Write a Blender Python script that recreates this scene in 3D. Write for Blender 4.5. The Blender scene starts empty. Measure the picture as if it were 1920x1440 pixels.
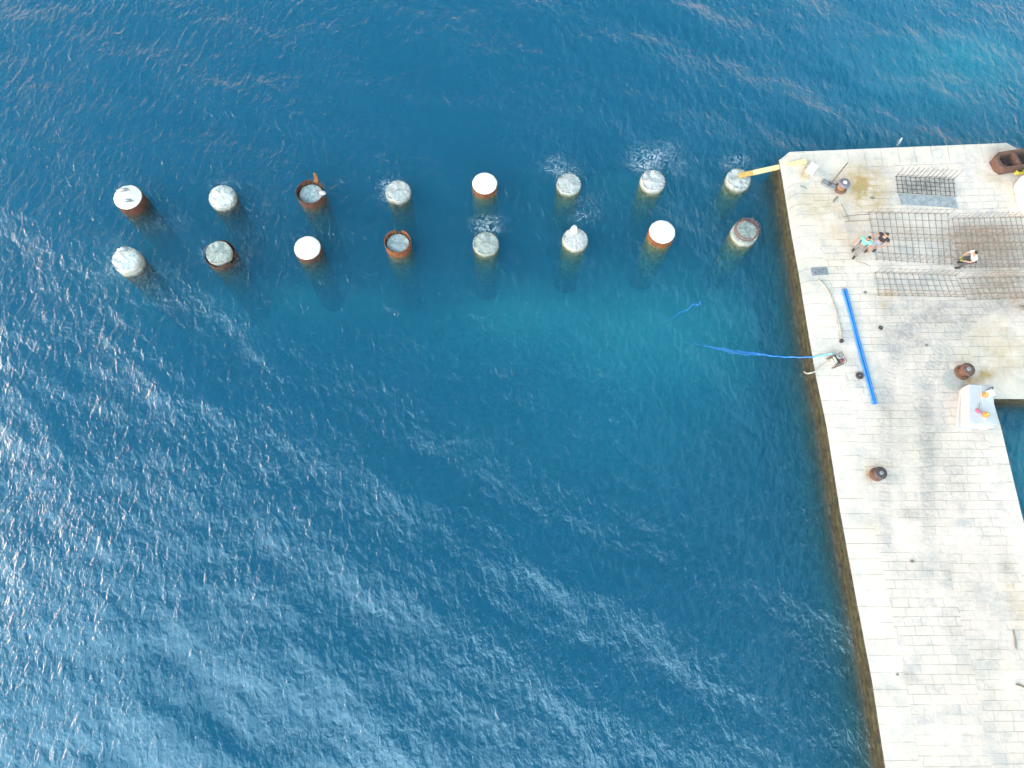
import bpy, bmesh, math, random
import numpy as np
from mathutils import Vector, Matrix, noise as mnoise

random.seed(7); np.random.seed(7)
R = math.radians
scene = bpy.context.scene
COL = scene.collection

# ------------------------------------------------------------------ camera
F = 1333.0                    # focal length in pixels of a 1920 wide frame
DZ = 0.85                     # top of the quay above the water
CAMZ = DZ + 29.7
NADIR = (922.0, 1158.0)

_d = np.array([NADIR[0]-960, -(NADIR[1]-720), -F]); _d /= np.linalg.norm(_d)
_uz = -_d
_ux = np.array([1., 0, 0]); _ux -= _ux.dot(_uz)*_uz; _ux /= np.linalg.norm(_ux)
_uy = np.cross(_uz, _ux)
ROT = np.array([_ux, _uy, _uz])

def P(px, py, z=DZ):
    """point of the world seen at a pixel of the photograph, at height z"""
    v = ROT @ np.array([px-960, -(py-720), -F])
    t = (CAMZ-z)/-v[2]
    return Vector((v[0]*t, v[1]*t, z))

def scale_at(px, py, z):
    a, b = P(px-5, py, z), P(px+5, py, z)
    return 10.0/(a-b).length          # pixels per metre

cam_d = bpy.data.cameras.new("camera"); cam = bpy.data.objects.new("camera", cam_d)
COL.objects.link(cam)
cam_d.sensor_width = 36; cam_d.lens = 36*F/1920
cam_d.clip_end = 3000
M = Matrix([list(r) for r in ROT]).to_4x4(); M.translation = (0, 0, CAMZ)
cam.matrix_world = M
scene.camera = cam

# ------------------------------------------------------------------ helpers
def link(o): COL.objects.link(o); return o

def thing(name, label, cat, loc=(0, 0, 0), rz=0, group=None):
    o = link(bpy.data.objects.new(name, None))
    o.empty_display_size = .2
    o.location = loc; o.rotation_euler = (0, 0, rz)
    tag(o, label, cat, group); return o

def tag(o, label, cat, group=None):
    o['label'] = label; o['category'] = cat
    if group: o['group'] = group
    return o

def obj(name, bm, mat, parent=None, smooth=False, label=None):
    me = bpy.data.meshes.new(name)
    bmesh.ops.recalc_face_normals(bm, faces=bm.faces[:])
    bm.to_mesh(me); bm.free()
    for p in me.polygons: p.use_smooth = smooth
    if mat: me.materials.append(mat)
    o = link(bpy.data.objects.new(name, me))
    if parent: o.parent = parent
    if label: o['label'] = label
    return o

def box(bm, c, s, rz=0, bev=0, rot=None):
    g = bmesh.ops.create_cube(bm, size=1)
    vs = g['verts']
    m = Matrix.Translation(c) @ (rot.to_4x4() if rot else Matrix.Rotation(rz, 4, 'Z')) @ Matrix.Diagonal((*s, 1))
    bmesh.ops.transform(bm, matrix=m, verts=vs)
    if bev:
        es = list({e for v in vs for e in v.link_edges})
        bmesh.ops.bevel(bm, geom=es, offset=bev, segments=2, affect='EDGES', profile=.6)

def tube(bm, pts, r, seg=8, cap=True):
    pts = [Vector(p) for p in pts]; n = len(pts)
    rr = r if isinstance(r, (list, tuple)) else [r]*n
    rings = []; up = None
    for i, p in enumerate(pts):
        t = (pts[min(i+1, n-1)]-pts[max(i-1, 0)]).normalized()
        if up is None:
            up = Vector((0, 0, 1)) if abs(t.z) < .9 else Vector((1, 0, 0))
        a = t.cross(up).normalized(); b = a.cross(t).normalized(); up = b
        rings.append([bm.verts.new(p+(a*math.cos(2*math.pi*k/seg)+b*math.sin(2*math.pi*k/seg))*rr[i]) for k in range(seg)])
    for i in range(n-1):
        for k in range(seg):
            bm.faces.new((rings[i][k], rings[i][(k+1) % seg], rings[i+1][(k+1) % seg], rings[i+1][k]))
    if cap:
        bm.faces.new(rings[0]); bm.faces.new(rings[-1][::-1])

def smooth_path(ctrl, n=8):
    c = [Vector(p) for p in ctrl]; out = []
    for i in range(len(c)-1):
        p0 = c[max(i-1, 0)]; p1 = c[i]; p2 = c[i+1]; p3 = c[min(i+2, len(c)-1)]
        for k in range(n):
            t = k/n
            out.append(.5*((2*p1)+(p2-p0)*t+(2*p0-5*p1+4*p2-p3)*t*t+(3*p1-p0-3*p2+p3)*t**3))
    out.append(c[-1]); return out

def lathe(bm, prof, seg=32, jit=None, close=True):
    """prof: list of (r, z); jit(theta, i, r, z) -> (r, z)"""
    rings = []
    for i, (r, z) in enumerate(prof):
        ring = []
        if r < 1e-5:
            rr, zz = jit(0, i, r, z) if jit else (r, z)
            v = bm.verts.new((0, 0, zz)); rings.append([v]); continue
        for k in range(seg):
            th = 2*math.pi*k/seg
            rr, zz = jit(th, i, r, z) if jit else (r, z)
            ring.append(bm.verts.new((rr*math.cos(th), rr*math.sin(th), zz)))
        rings.append(ring)
    for a, b in zip(rings, rings[1:]):
        if len(a) == 1 and len(b) == 1: continue
        for k in range(seg):
            k2 = (k+1) % seg
            if len(a) == 1: bm.faces.new((a[0], b[k], b[k2]))
            elif len(b) == 1: bm.faces.new((a[k], a[k2], b[0]))
            else: bm.faces.new((a[k], a[k2], b[k2], b[k]))
    if close:
        for ring in (rings[0], rings[-1]):
            if len(ring) > 2: bm.faces.new(ring)

def ball(bm, c, s, sub=2, rot=None):
    g = bmesh.ops.create_icosphere(bm, subdivisions=sub, radius=1)
    m = Matrix.Translation(c) @ (rot.to_4x4() if rot else Matrix()) @ Matrix.Diagonal((*s, 1))
    bmesh.ops.transform(bm, matrix=m, verts=g['verts'])

def prism(bm, pts, z0, z1):
    a = [bm.verts.new((p[0], p[1], z0)) for p in pts]; b = [bm.verts.new((p[0], p[1], z1)) for p in pts]
    n = len(pts)
    bm.faces.new(a[::-1]); bm.faces.new(b)
    for i in range(n): bm.faces.new((a[i], a[(i+1) % n], b[(i+1) % n], b[i]))

# ------------------------------------------------------------------ materials
class NT:
    def __init__(s, name):
        s.m = bpy.data.materials.new(name); s.m.use_nodes = True
        s.t = s.m.node_tree; s.t.nodes.clear()
        s.out = s.t.nodes.new('ShaderNodeOutputMaterial')
    def n(s, typ, **kw):
        nd = s.t.nodes.new(typ)
        for k, v in kw.items():
            if k.startswith('i_'):
                key = k[2:]
                key = int(key) if key.isdigit() else key.replace('_', ' ')
                sk = nd.inputs[key]
                if hasattr(v, 'is_output') or isinstance(v, bpy.types.NodeSocket): s.t.links.new(v, sk)
                else: sk.default_value = v
            else: setattr(nd, k, v)
        return nd
    def l(s, a, b): s.t.links.new(a, b)
    def math(s, op, a, b=None, clamp=False):
        nd = s.t.nodes.new('ShaderNodeMath'); nd.operation = op; nd.use_clamp = clamp
        for i, v in enumerate((a, b)):
            if v is None: continue
            if isinstance(v, bpy.types.NodeSocket): s.t.links.new(v, nd.inputs[i])
            else: nd.inputs[i].default_value = v
        return nd.outputs[0]
    def mix(s, f, a, b, blend='MIX'):
        nd = s.t.nodes.new('ShaderNodeMix'); nd.data_type = 'RGBA'; nd.blend_type = blend
        for sk, v in ((nd.inputs[0], f), (nd.inputs[6], a), (nd.inputs[7], b)):
            if isinstance(v, bpy.types.NodeSocket): s.t.links.new(v, sk)
            elif sk.type == 'RGBA': sk.default_value = (*v[:3], 1)
            else: sk.default_value = v
        return nd.outputs[2]
    def ramp(s, f, stops):
        nd = s.t.nodes.new('ShaderNodeValToRGB'); e = nd.color_ramp.elements
        while len(e) < len(stops): e.new(.5)
        for el, (p, c) in zip(e, stops):
            el.position = p; el.color = (*c, 1) if isinstance(c, (tuple, list)) else (c, c, c, 1)
        s.l(f, nd.inputs[0]); return nd.outputs[0]
    def noise(s, vec, scale, detail=4, rough=.55, dist=0):
        nd = s.n('ShaderNodeTexNoise'); nd.inputs['Scale'].default_value = scale
        nd.inputs['Detail'].default_value = detail; nd.inputs['Roughness'].default_value = rough
        nd.inputs['Distortion'].default_value = dist
        if vec is not None: s.l(vec, nd.inputs['Vector'])
        return nd.outputs[0]
    def attr(s, name): return s.n('ShaderNodeAttribute', attribute_name=name)

def surf(name, c1, c2=None, scale=6, rough=.7, metal=0, bump=0, bscale=30, c3=None):
    s = NT(name); b = s.n('ShaderNodeBsdfPrincipled')
    tc = s.n('ShaderNodeTexCoord').outputs['Object']
    if c2:
        st = [(.3, c1), (.7, c2)] if not c3 else [(.28, c1), (.52, c2), (.72, c3)]
        s.l(s.ramp(s.noise(tc, scale, 6, .62), st), b.inputs['Base Color'])
    else: b.inputs['Base Color'].default_value = (*c1, 1)
    b.inputs['Roughness'].default_value = rough; b.inputs['Metallic'].default_value = metal
    if bump:
        bp = s.n('ShaderNodeBump'); bp.inputs['Distance'].default_value = bump
        s.l(s.noise(tc, bscale, 5), bp.inputs['Height']); s.l(bp.outputs[0], b.inputs['Normal'])
    s.l(b.outputs[0], s.out.inputs[0]); return s.m

def height_mat(name, above, above2, scale=5, lo=-.05, hi=.35, bump=.02, radial=False, rough=.8):
    """sea stained surface: clean above, a dark wet band at the water line and olive weed below (world height)"""
    s = NT(name); b = s.n('ShaderNodeBsdfPrincipled')
    geo = s.n('ShaderNodeNewGeometry'); pos = geo.outputs['Position']
    sx = s.n('ShaderNodeSeparateXYZ'); s.l(pos, sx.inputs[0])
    nz = s.noise(pos, scale, 6, .65)
    base = s.ramp(nz, [(.3, above), (.7, above2)])
    if radial:   # short dark splits and streaks
        w = s.noise(pos, 9, 5, .7)
        base = s.mix(s.ramp(w, [(.56, 0.), (.68, .55)]), base, (.16, .15, .13))
    z = s.math('ADD', sx.outputs[2], s.math('MULTIPLY', s.math('SUBTRACT', s.noise(pos, 3.5, 4), .5), .35))
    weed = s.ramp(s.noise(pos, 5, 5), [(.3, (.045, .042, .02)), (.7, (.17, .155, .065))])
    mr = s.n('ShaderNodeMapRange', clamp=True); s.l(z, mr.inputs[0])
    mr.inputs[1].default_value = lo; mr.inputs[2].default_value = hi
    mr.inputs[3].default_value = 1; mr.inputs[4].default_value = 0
    mx_ = s.n('ShaderNodeMapRange', clamp=True); s.l(sx.outputs[0], mx_.inputs[0])   # weed darkened on outer shafts as painted underwater shade, green near the quay
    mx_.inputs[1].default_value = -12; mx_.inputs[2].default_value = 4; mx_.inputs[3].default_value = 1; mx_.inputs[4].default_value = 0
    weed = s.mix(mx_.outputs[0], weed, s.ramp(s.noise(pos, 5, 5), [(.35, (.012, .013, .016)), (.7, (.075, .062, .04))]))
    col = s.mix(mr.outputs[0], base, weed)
    s.l(col, b.inputs['Base Color']); b.inputs['Roughness'].default_value = rough
    bp = s.n('ShaderNodeBump'); bp.inputs['Distance'].default_value = bump
    s.l(s.noise(pos, 14, 6, .7), bp.inputs['Height']); s.l(bp.outputs[0], b.inputs['Normal'])
    s.l(b.outputs[0], s.out.inputs[0]); return s.m

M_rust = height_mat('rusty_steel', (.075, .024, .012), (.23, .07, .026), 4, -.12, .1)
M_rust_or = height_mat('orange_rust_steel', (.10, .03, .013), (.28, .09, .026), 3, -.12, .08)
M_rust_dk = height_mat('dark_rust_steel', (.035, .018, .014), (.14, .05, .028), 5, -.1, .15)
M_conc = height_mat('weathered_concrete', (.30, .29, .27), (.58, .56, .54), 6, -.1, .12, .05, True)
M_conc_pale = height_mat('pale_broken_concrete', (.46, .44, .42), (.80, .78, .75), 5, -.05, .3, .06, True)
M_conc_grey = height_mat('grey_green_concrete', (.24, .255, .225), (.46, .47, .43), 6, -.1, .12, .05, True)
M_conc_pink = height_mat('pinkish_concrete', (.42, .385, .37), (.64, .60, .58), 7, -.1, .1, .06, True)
M_white_cap = surf('white_cap_paint', (.60, .55, .49), (.88, .86, .83), 3.5, .6, bump=.012)
M_rebar = surf('rusty_rebar', (.19, .14, .11), (.30, .22, .165), 9, .8)
M_rebar_dk = surf('dark_rebar', (.05, .032, .026), (.11, .065, .045), 9, .8)
M_rebar_or = surf('orange_rebar', (.12, .05, .036), (.21, .09, .065), 9, .8)
M_flap = surf('bright_rust_flap', (.14, .045, .015), (.33, .11, .026), 8, .8)
M_iron = surf('dark_iron', (.05, .038, .042), (.12, .09, .09), 14, .55, .3, .004)
M_iron_gr = surf('grey_painted_iron', (.13, .12, .14), (.24, .22, .24), 10, .5, .2, .004)
M_iron_br = surf('brown_rust_iron', (.08, .042, .032), (.19, .095, .062), 10, .8, 0, .006)
M_rustpost = surf('orange_rust_post', (.22, .10, .05), (.36, .19, .105), 9, .85)
M_white = surf('white_plastic', (.84, .84, .85), (.78, .78, .79), 4, .5)
M_block = surf('white_block_paint', (.52, .50, .51), (.46, .445, .455), 3, .7, bump=.006)
M_grey = surf('grey_rubber', (.15, .155, .165), (.24, .245, .25), 16, .8, bump=.006)
M_greymetal = surf('grey_metal', (.22, .22, .24), (.33, .33, .35), 14, .5, .3)
M_black = surf('black_plastic', (.03, .028, .035), (.06, .055, .065), 20, .6)
M_blue = surf('blue_pipe_plastic', (.015, .17, .58), (.03, .22, .66), 3, .35)
M_bluerope = surf('blue_hose_plastic', (.02, .15, .50), (.04, .22, .62), 12, .5)
M_teal = surf('faded_teal_hose', (.18, .50, .58), (.28, .60, .66), 8, .6)
M_cream = surf('cream_hose', (.46, .44, .37), (.56, .54, .47), 8, .6)
M_creamgrey = surf('grey_cream_hose', (.27, .25, .21), (.38, .355, .30), 8, .7)
M_timber = surf('yellow_timber', (.60, .47, .22), (.70, .58, .33), 5, .75, bump=.004)
M_timber_wet = surf('stained_timber', (.42, .24, .05), (.55, .36, .11), 6, .7)
M_board = surf('brown_board', (.42, .30, .17), (.52, .40, .26), 7, .85)
M_orange = surf('orange_float', (.60, .17, .02), (.68, .25, .03), 3, .4)
M_pink = surf('pink_red_plastic', (.70, .10, .20), None, rough=.5)
M_yellow = surf('yellow_plastic', (.75, .56, .06), (.80, .62, .12), 4, .5)
M_tarp = surf('white_tarpaulin', (.82, .81, .79), (.75, .74, .72), 3, .6)
M_sheet = surf('grey_blue_sheet', (.20, .195, .20), (.42, .41, .415), 4, .5, bump=.01)
M_stonepale = surf('pale_stone', (.50, .47, .43), (.62, .58, .54), 8, .85, bump=.01)
M_wood = surf('grey_driftwood', (.14, .12, .10), (.25, .22, .18), 12, .85)
M_skin = surf('skin', (.45, .24, .16), None, rough=.55)
M_skin_tan = surf('tanned_skin', (.33, .17, .11), None, rough=.55)
M_hair = surf('dark_hair', (.018, .013, .011), (.03, .022, .018), 60, .7)
M_tealshirt = surf('mint_shirt', (.14, .50, .42), (.17, .54, .46), 9, .85)
M_blackshirt = surf('black_shirt', (.022, .02, .03), (.03, .028, .04), 9, .85)
M_whiteshirt = surf('white_shirt', (.82, .82, .80), (.78, .78, .76), 9, .85)
M_greytrouser = surf('grey_trousers', (.17, .15, .15), (.21, .19, .185), 12, .85)
M_darktrouser = surf('dark_trousers', (.055, .052, .062), (.08, .075, .085), 12, .85)
M_lightshorts = surf('pale_shorts', (.28, .28, .33), (.33, .33, .38), 12, .85)
M_shoe = surf('dark_shoes', (.05, .04, .04), None, rough=.7)
M_olive = surf('olive_gloves', (.24, .22, .05), (.30, .28, .08), 12, .8)
M_eye = surf('eye_dark', (.02, .015, .012), None, rough=.3)
M_gullgrey = surf('gull_grey_feathers', (.20, .205, .22), (.25, .255, .27), 18, .7)
M_gullwhite = surf('gull_white_feathers', (.82, .82, .82), None, rough=.7)
M_beak = surf('gull_beak', (.7, .42, .05), None, rough=.5)

# ------------------------------------------------------------------ light
SUN_AZ = math.atan2(-.995, .08)            # clockwise from +y
SUN_EL = R(20)
sd = Vector((math.sin(SUN_AZ)*math.cos(SUN_EL), math.cos(SUN_AZ)*math.cos(SUN_EL), math.sin(SUN_EL)))
ld = bpy.data.lights.new("sun", 'SUN'); ld.energy = .7; ld.angle = R(30); ld.color = (1, .75, .52)
lo = link(bpy.data.objects.new("sun", ld)); lo.rotation_euler = (-sd).to_track_quat('-Z', 'Y').to_euler()

w = bpy.data.worlds.new("World"); scene.world = w; w.use_nodes = True
nt = w.node_tree; nt.nodes.clear()
def wn(t): return nt.nodes.new(t)
wo = wn('ShaderNodeOutputWorld'); bg = wn('ShaderNodeBackground'); bg.inputs[1].default_value = .05
sky = wn('ShaderNodeTexSky'); sky.sky_type = 'NISHITA'; sky.sun_disc = False
sky.sun_elevation = SUN_EL; sky.sun_rotation = SUN_AZ; sky.dust_density = 1.5
# a bright cloud bank over the south west half of the sky
tc = wn('ShaderNodeTexCoord')
def wmath(op, a, b, clamp=False):
    m = wn('ShaderNodeMath'); m.operation = op; m.use_clamp = clamp
    for i, v in enumerate((a, b)):
        if isinstance(v, bpy.types.NodeSocket): nt.links.new(v, m.inputs[i])
        else: m.inputs[i].default_value = v
    return m.outputs[0]
dp = wn('ShaderNodeVectorMath'); dp.operation = 'DOT_PRODUCT'
CL = Vector((-.50, -.86, 0)).normalized()
dp.inputs[1].default_value = CL
nt.links.new(tc.outputs['Generated'], dp.inputs[0])
nz = wn('ShaderNodeTexNoise'); nz.inputs['Scale'].default_value = 3.2; nz.inputs['Detail'].default_value = 5
nt.links.new(tc.outputs['Generated'], nz.inputs['Vector'])
f = wmath('ADD', dp.outputs['Value'], wmath('MULTIPLY', wmath('SUBTRACT', nz.outputs[0], .5), .30))
mr = wn('ShaderNodeMapRange'); mr.interpolation_type = 'SMOOTHSTEP'
nt.links.new(f, mr.inputs[0]); mr.inputs[1].default_value = .075; mr.inputs[2].default_value = .17
CLOUD = 20.0
mx = wn('ShaderNodeMix'); mx.data_type = 'RGBA'
nt.links.new(mr.outputs[0], mx.inputs[0]); 
dim = wn('ShaderNodeMix'); dim.data_type = 'RGBA'; dim.blend_type = 'MULTIPLY'; dim.inputs[0].default_value = 1; dim.inputs[7].default_value = (.6, .75, .75, 1)
nt.links.new(sky.outputs[0], dim.inputs[6]); EASTSRC = dim.outputs[2]
cn = wn('ShaderNodeTexNoise'); cn.inputs['Scale'].default_value = 5.0; cn.inputs['Detail'].default_value = 3; cn.inputs['Roughness'].default_value = .6
nt.links.new(tc.outputs['Generated'], cn.inputs['Vector'])
cr = wn('ShaderNodeMapRange'); nt.links.new(cn.outputs[0], cr.inputs[0]); cr.inputs[1].default_value = .36; cr.inputs[2].default_value = .62; cr.inputs[3].default_value = .75; cr.inputs[4].default_value = 1.25
cv = wn('ShaderNodeVectorMath'); cv.operation = 'SCALE'; cv.inputs[0].default_value = (CLOUD*.44, CLOUD*.74, CLOUD*.90); 
gr = wn('ShaderNodeMapRange'); nt.links.new(dp.outputs['Value'], gr.inputs[0])     # brighter towards the sun's side
gr.inputs[1].default_value = .08; gr.inputs[2].default_value = .72; gr.inputs[3].default_value = .50; gr.inputs[4].default_value = 2.6
nt.links.new(wmath('MULTIPLY', cr.outputs[0], gr.outputs[0]), cv.inputs['Scale'])
nt.links.new(cv.outputs[0], mx.inputs[7])
# a thinner bank of pale cloud low in the east
ed = wn('ShaderNodeVectorMath'); ed.operation = 'DOT_PRODUCT'; ed.inputs[1].default_value = Vector((.94, .34, 0)); nt.links.new(tc.outputs['Generated'], ed.inputs[0])
er = wn('ShaderNodeMapRange'); er.interpolation_type = 'SMOOTHSTEP'; nt.links.new(ed.outputs['Value'], er.inputs[0])
er.inputs[1].default_value = .44; er.inputs[2].default_value = .62; er.inputs[3].default_value = 0; er.inputs[4].default_value = 1
em = wn('ShaderNodeMix'); em.data_type = 'RGBA'; nt.links.new(er.outputs[0], em.inputs[0]); em.inputs[7].default_value = (CLOUD*.14, CLOUD*.36, CLOUD*.50, 1)
nt.links.new(EASTSRC, em.inputs[6]); nt.links.new(em.outputs[2], mx.inputs[6])

# added haze glow round the horizon, strongest south west, lights the quay
sz = wn('ShaderNodeSeparateXYZ'); nt.links.new(tc.outputs['Generated'], sz.inputs[0])
hz = wn('ShaderNodeMapRange'); hz.interpolation_type = 'SMOOTHSTEP'; nt.links.new(sz.outputs[2], hz.inputs[0])
hz.inputs[1].default_value = .42; hz.inputs[2].default_value = .26; hz.inputs[3].default_value = 0; hz.inputs[4].default_value = 1
hd = wn('ShaderNodeVectorMath'); hd.operation = 'DOT_PRODUCT'; hd.inputs[1].default_value = Vector((-.70, -.71, 0)); nt.links.new(tc.outputs['Generated'], hd.inputs[0])
hw = wn('ShaderNodeMapRange'); hw.interpolation_type = 'SMOOTHSTEP'; nt.links.new(hd.outputs['Value'], hw.inputs[0])
hw.inputs[1].default_value = .1; hw.inputs[2].default_value = .9; hw.inputs[3].default_value = .11; hw.inputs[4].default_value = .46
hc = wn('ShaderNodeVectorMath'); hc.operation = 'SCALE'; hc.inputs[0].default_value = (156, 112, 76); nt.links.new(hw.outputs[0], hc.inputs['Scale'])
hm = wn('ShaderNodeMix'); hm.data_type = 'RGBA'; nt.links.new(hz.outputs[0], hm.inputs[0]); nt.links.new(mx.outputs[2], hm.inputs[6])
nt.links.new(hc.outputs[0], hm.inputs[7])
nt.links.new(hm.outputs[2], bg.inputs[0]); nt.links.new(bg.outputs[0], wo.inputs[0])

scene.view_settings.view_transform = 'Standard'; scene.view_settings.look = 'None'
scene.view_settings.exposure = 1.36; scene.view_settings.gamma = 1
scene.render.engine = 'CYCLES'
scene.cycles.use_denoising = True
scene.cycles.max_bounces = 12; scene.cycles.diffuse_bounces = 3; scene.cycles.glossy_bounces = 2
scene.cycles.transparent_max_bounces = 24; scene.cycles.volume_bounces = 5
scene.cycles.use_adaptive_sampling = False
scene.cycles.caustics_reflective = False; scene.cycles.caustics_refractive = False

# ------------------------------------------------------------------ water
def water_material():
    s = NT('sea_water')
    tc = s.n('ShaderNodeTexCoord').outputs['Object']
    # wind ripples, two sizes, a little stretched along their crests
    mp = s.n('ShaderNodeMapping'); mp.inputs['Rotation'].default_value = (0, 0, R(-62)); mp.inputs['Scale'].default_value = (1.0, .62, 1)
    s.l(tc, mp.inputs['Vector'])
    a = s.noise(mp.outputs[0], 2.9, 3, .55, .35)
    b = s.noise(mp.outputs[0], 6.5, 4, .6, .5)
    h = s.math('ADD', s.math('MULTIPLY', a, .098), s.math('MULTIPLY', b, .026))
    # calm and ruffled patches
    rf = s.ramp(s.noise(tc, .12, 3), [(.35, .72), (.65, 1.1)])
    h = s.math('MULTIPLY', h, rf)
    bp = s.n('ShaderNodeBump'); bp.inputs['Distance'].default_value = 1.0; bp.inputs['Strength'].default_value = 1.0
    s.l(h, bp.inputs['Height'])
    fr = s.n('ShaderNodeFresnel'); fr.inputs['IOR'].default_value = 2.0; s.l(bp.outputs[0], fr.inputs['Normal'])
    gl = s.n('ShaderNodeBsdfGlossy'); gl.inputs['Roughness'].default_value = .10; s.l(bp.outputs[0], gl.inputs['Normal'])
    tr = s.n('ShaderNodeBsdfTransparent')
    m1 = s.n('ShaderNodeMixShader'); bf = s.n('ShaderNodeNewGeometry').outputs['Backfacing']; s.l(s.math('MULTIPLY', fr.outputs[0], s.math('SUBTRACT', 1., bf)), m1.inputs[0]); s.l(tr.outputs[0], m1.inputs[1]); s.l(gl.outputs[0], m1.inputs[2])
    # foam
    fo = s.attr('foam').outputs['Fac']
    fn = s.noise(tc, 2.3, 5, .62, 1.9)
    fil = s.math('ABSOLUTE', s.math('SUBTRACT', fn, .5))
    fm = s.math('SUBTRACT', s.math('MULTIPLY', fo, .075), fil)
    mk = s.math('MULTIPLY', fm, 13, True)
    brk = s.ramp(s.noise(tc, 7, 4, .65), [(.36, .1), (.62, .85)])
    mk = s.math('MULTIPLY', mk, brk)
    df = s.n('ShaderNodeBsdfDiffuse'); df.inputs[0].default_value = (.78, .82, .84, 1)
    m2 = s.n('ShaderNodeMixShader'); s.l(mk, m2.inputs[0]); s.l(m1.outputs[0], m2.inputs[1]); s.l(df.outputs[0], m2.inputs[2])
    s.l(m2.outputs[0], s.out.inputs['Surface'])
    sc = s.n('ShaderNodeVolumeScatter'); sc.inputs['Color'].default_value = (.06, .30, .50, 1); sc.inputs['Density'].default_value = .25
    ab = s.n('ShaderNodeVolumeAbsorption'); ab.inputs['Color'].default_value = (0, .63, .73, 1); ab.inputs['Density'].default_value = .36
    ad = s.n('ShaderNodeAddShader'); s.l(sc.outputs[0], ad.inputs[0]); s.l(ab.outputs[0], ad.inputs[1])
    s.l(ad.outputs[0], s.out.inputs['Volume'])
    return s.m

FOAM = [ # px, py, rx, ry (photo pixels), strength
 (735, 357, 24, 26, 1.0), (722, 345, 14, 12, .8), (1052, 318, 34, 20, .8), (1040, 300, 18, 12, .7), (1070, 322, 18, 8, 1.0),
 (1222, 298, 46, 26, .95), (1210, 312, 30, 12, 1.1), (1250, 275, 40, 16, .5), (1272, 310, 26, 30, .45), (1382, 300, 26, 12, 1.0), (1365, 312, 16, 12, .7),
 (912, 428, 30, 14, 1.0), (915, 412, 36, 10, .7), (1090, 408, 22, 14, .8), (1110, 400, 26, 20, .4), (1095, 378, 40, 26, .35),
 (215, 500, 28, 30, .55), (222, 455, 30, 16, .4), (415, 345, 34, 10, .5), (385, 470, 14, 24, .5), (455, 470, 26, 40, .4),
 (300, 425, 40, 20, .3), (310, 510, 40, 26, .3), (500, 385, 18, 30, .25),
 (640, 340, 16, 8, .35), (1100, 500, 16, 8, .35),
 (235, 345, 20, 10, .3), (570, 445, 30, 8, .3), (1684, 270, 9, 4, .3)]

def build_water():
    xs = np.concatenate([[-900, -400, -150, -70, -40], np.arange(-31, 31.01, .17), [40, 70, 150, 400, 900]])
    ys = np.concatenate([[-900, -400, -150, -60, -25], np.arange(-12, 37.01, .17), [45, 70, 150, 400, 900]])
    X, Y = np.meshgrid(xs, ys)
    Z = np.zeros_like(X)
    rng = np.random.RandomState(3)
    main = math.atan2(.86, .50)
    for k in range(70):
        lam = .85*(6.0/.85)**rng.rand()
        th = main + rng.normal()*.55
        kk = 2*math.pi/lam
        slope = .0100 if lam < 2.2 else .0085
        Z += slope/kk*np.cos(kk*(X*math.cos(th)+Y*math.sin(th))+rng.rand()*6.283 + .6*np.sin(X*.11+k)+.6*np.sin(Y*.13+k*2))
    # a longer swell in gently bent bands
    for lam, a, ph in ((3.3, .015, 0), (4.4, .019, 2.0)):
        Z += a*np.cos(2*math.pi/lam*(X*.42+Y*.9)+ph+.9*np.sin(X*.16)+.5*np.sin(Y*.2))
    dist = np.maximum(np.abs(X)-29, 0)+np.maximum(np.abs(Y-12.5)-23, 0)
    Z *= np.clip(1-dist/2, 0, 1)
    foam = np.zeros_like(X)
    for px, py, rx, ry, st in FOAM:
        c = P(px, py, 0); ax = rx/scale_at(px, py, 0); ay = ry/scale_at(px, py, 0)*1.15
        foam = np.maximum(foam, st*np.exp(-((X-c.x)/ax)**2-((Y-c.y)/ay)**2))
    ny, nx = X.shape
    v = np.stack([X, Y, Z], -1).reshape(-1, 3)
    idx = np.arange(nx*ny).reshape(ny, nx)
    q = np.stack([idx[:-1, :-1], idx[:-1, 1:], idx[1:, 1:], idx[1:, :-1]], -1).reshape(-1, 4)
    faces = q.tolist(); verts = v.tolist()
    n0 = len(verts); D = -14
    ring = list(idx[0, :])+list(idx[1:, -1])+list(idx[-1, -2::-1])+list(idx[-2:0:-1, 0])
    for i in ring: verts.append([verts[i][0], verts[i][1], D])
    m = len(ring)
    for i in range(m):
        j = (i+1) % m; faces.append([ring[j], ring[i], n0+i, n0+j])
    faces.append([n0+m-1-i for i in range(m)])
    me = bpy.data.meshes.new('water'); me.from_pydata(verts, [], faces); me.update()
    at = me.attributes.new('foam', 'FLOAT', 'POINT')
    fl = np.zeros(len(verts), np.float32); fl[:n0] = foam.reshape(-1); at.data.foreach_set('value', fl)
    for p in me.polygons: p.use_smooth = True
    me.materials.append(water_material())
    o = link(bpy.data.objects.new('water', me)); o['kind'] = 'structure'
build_water()

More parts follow.
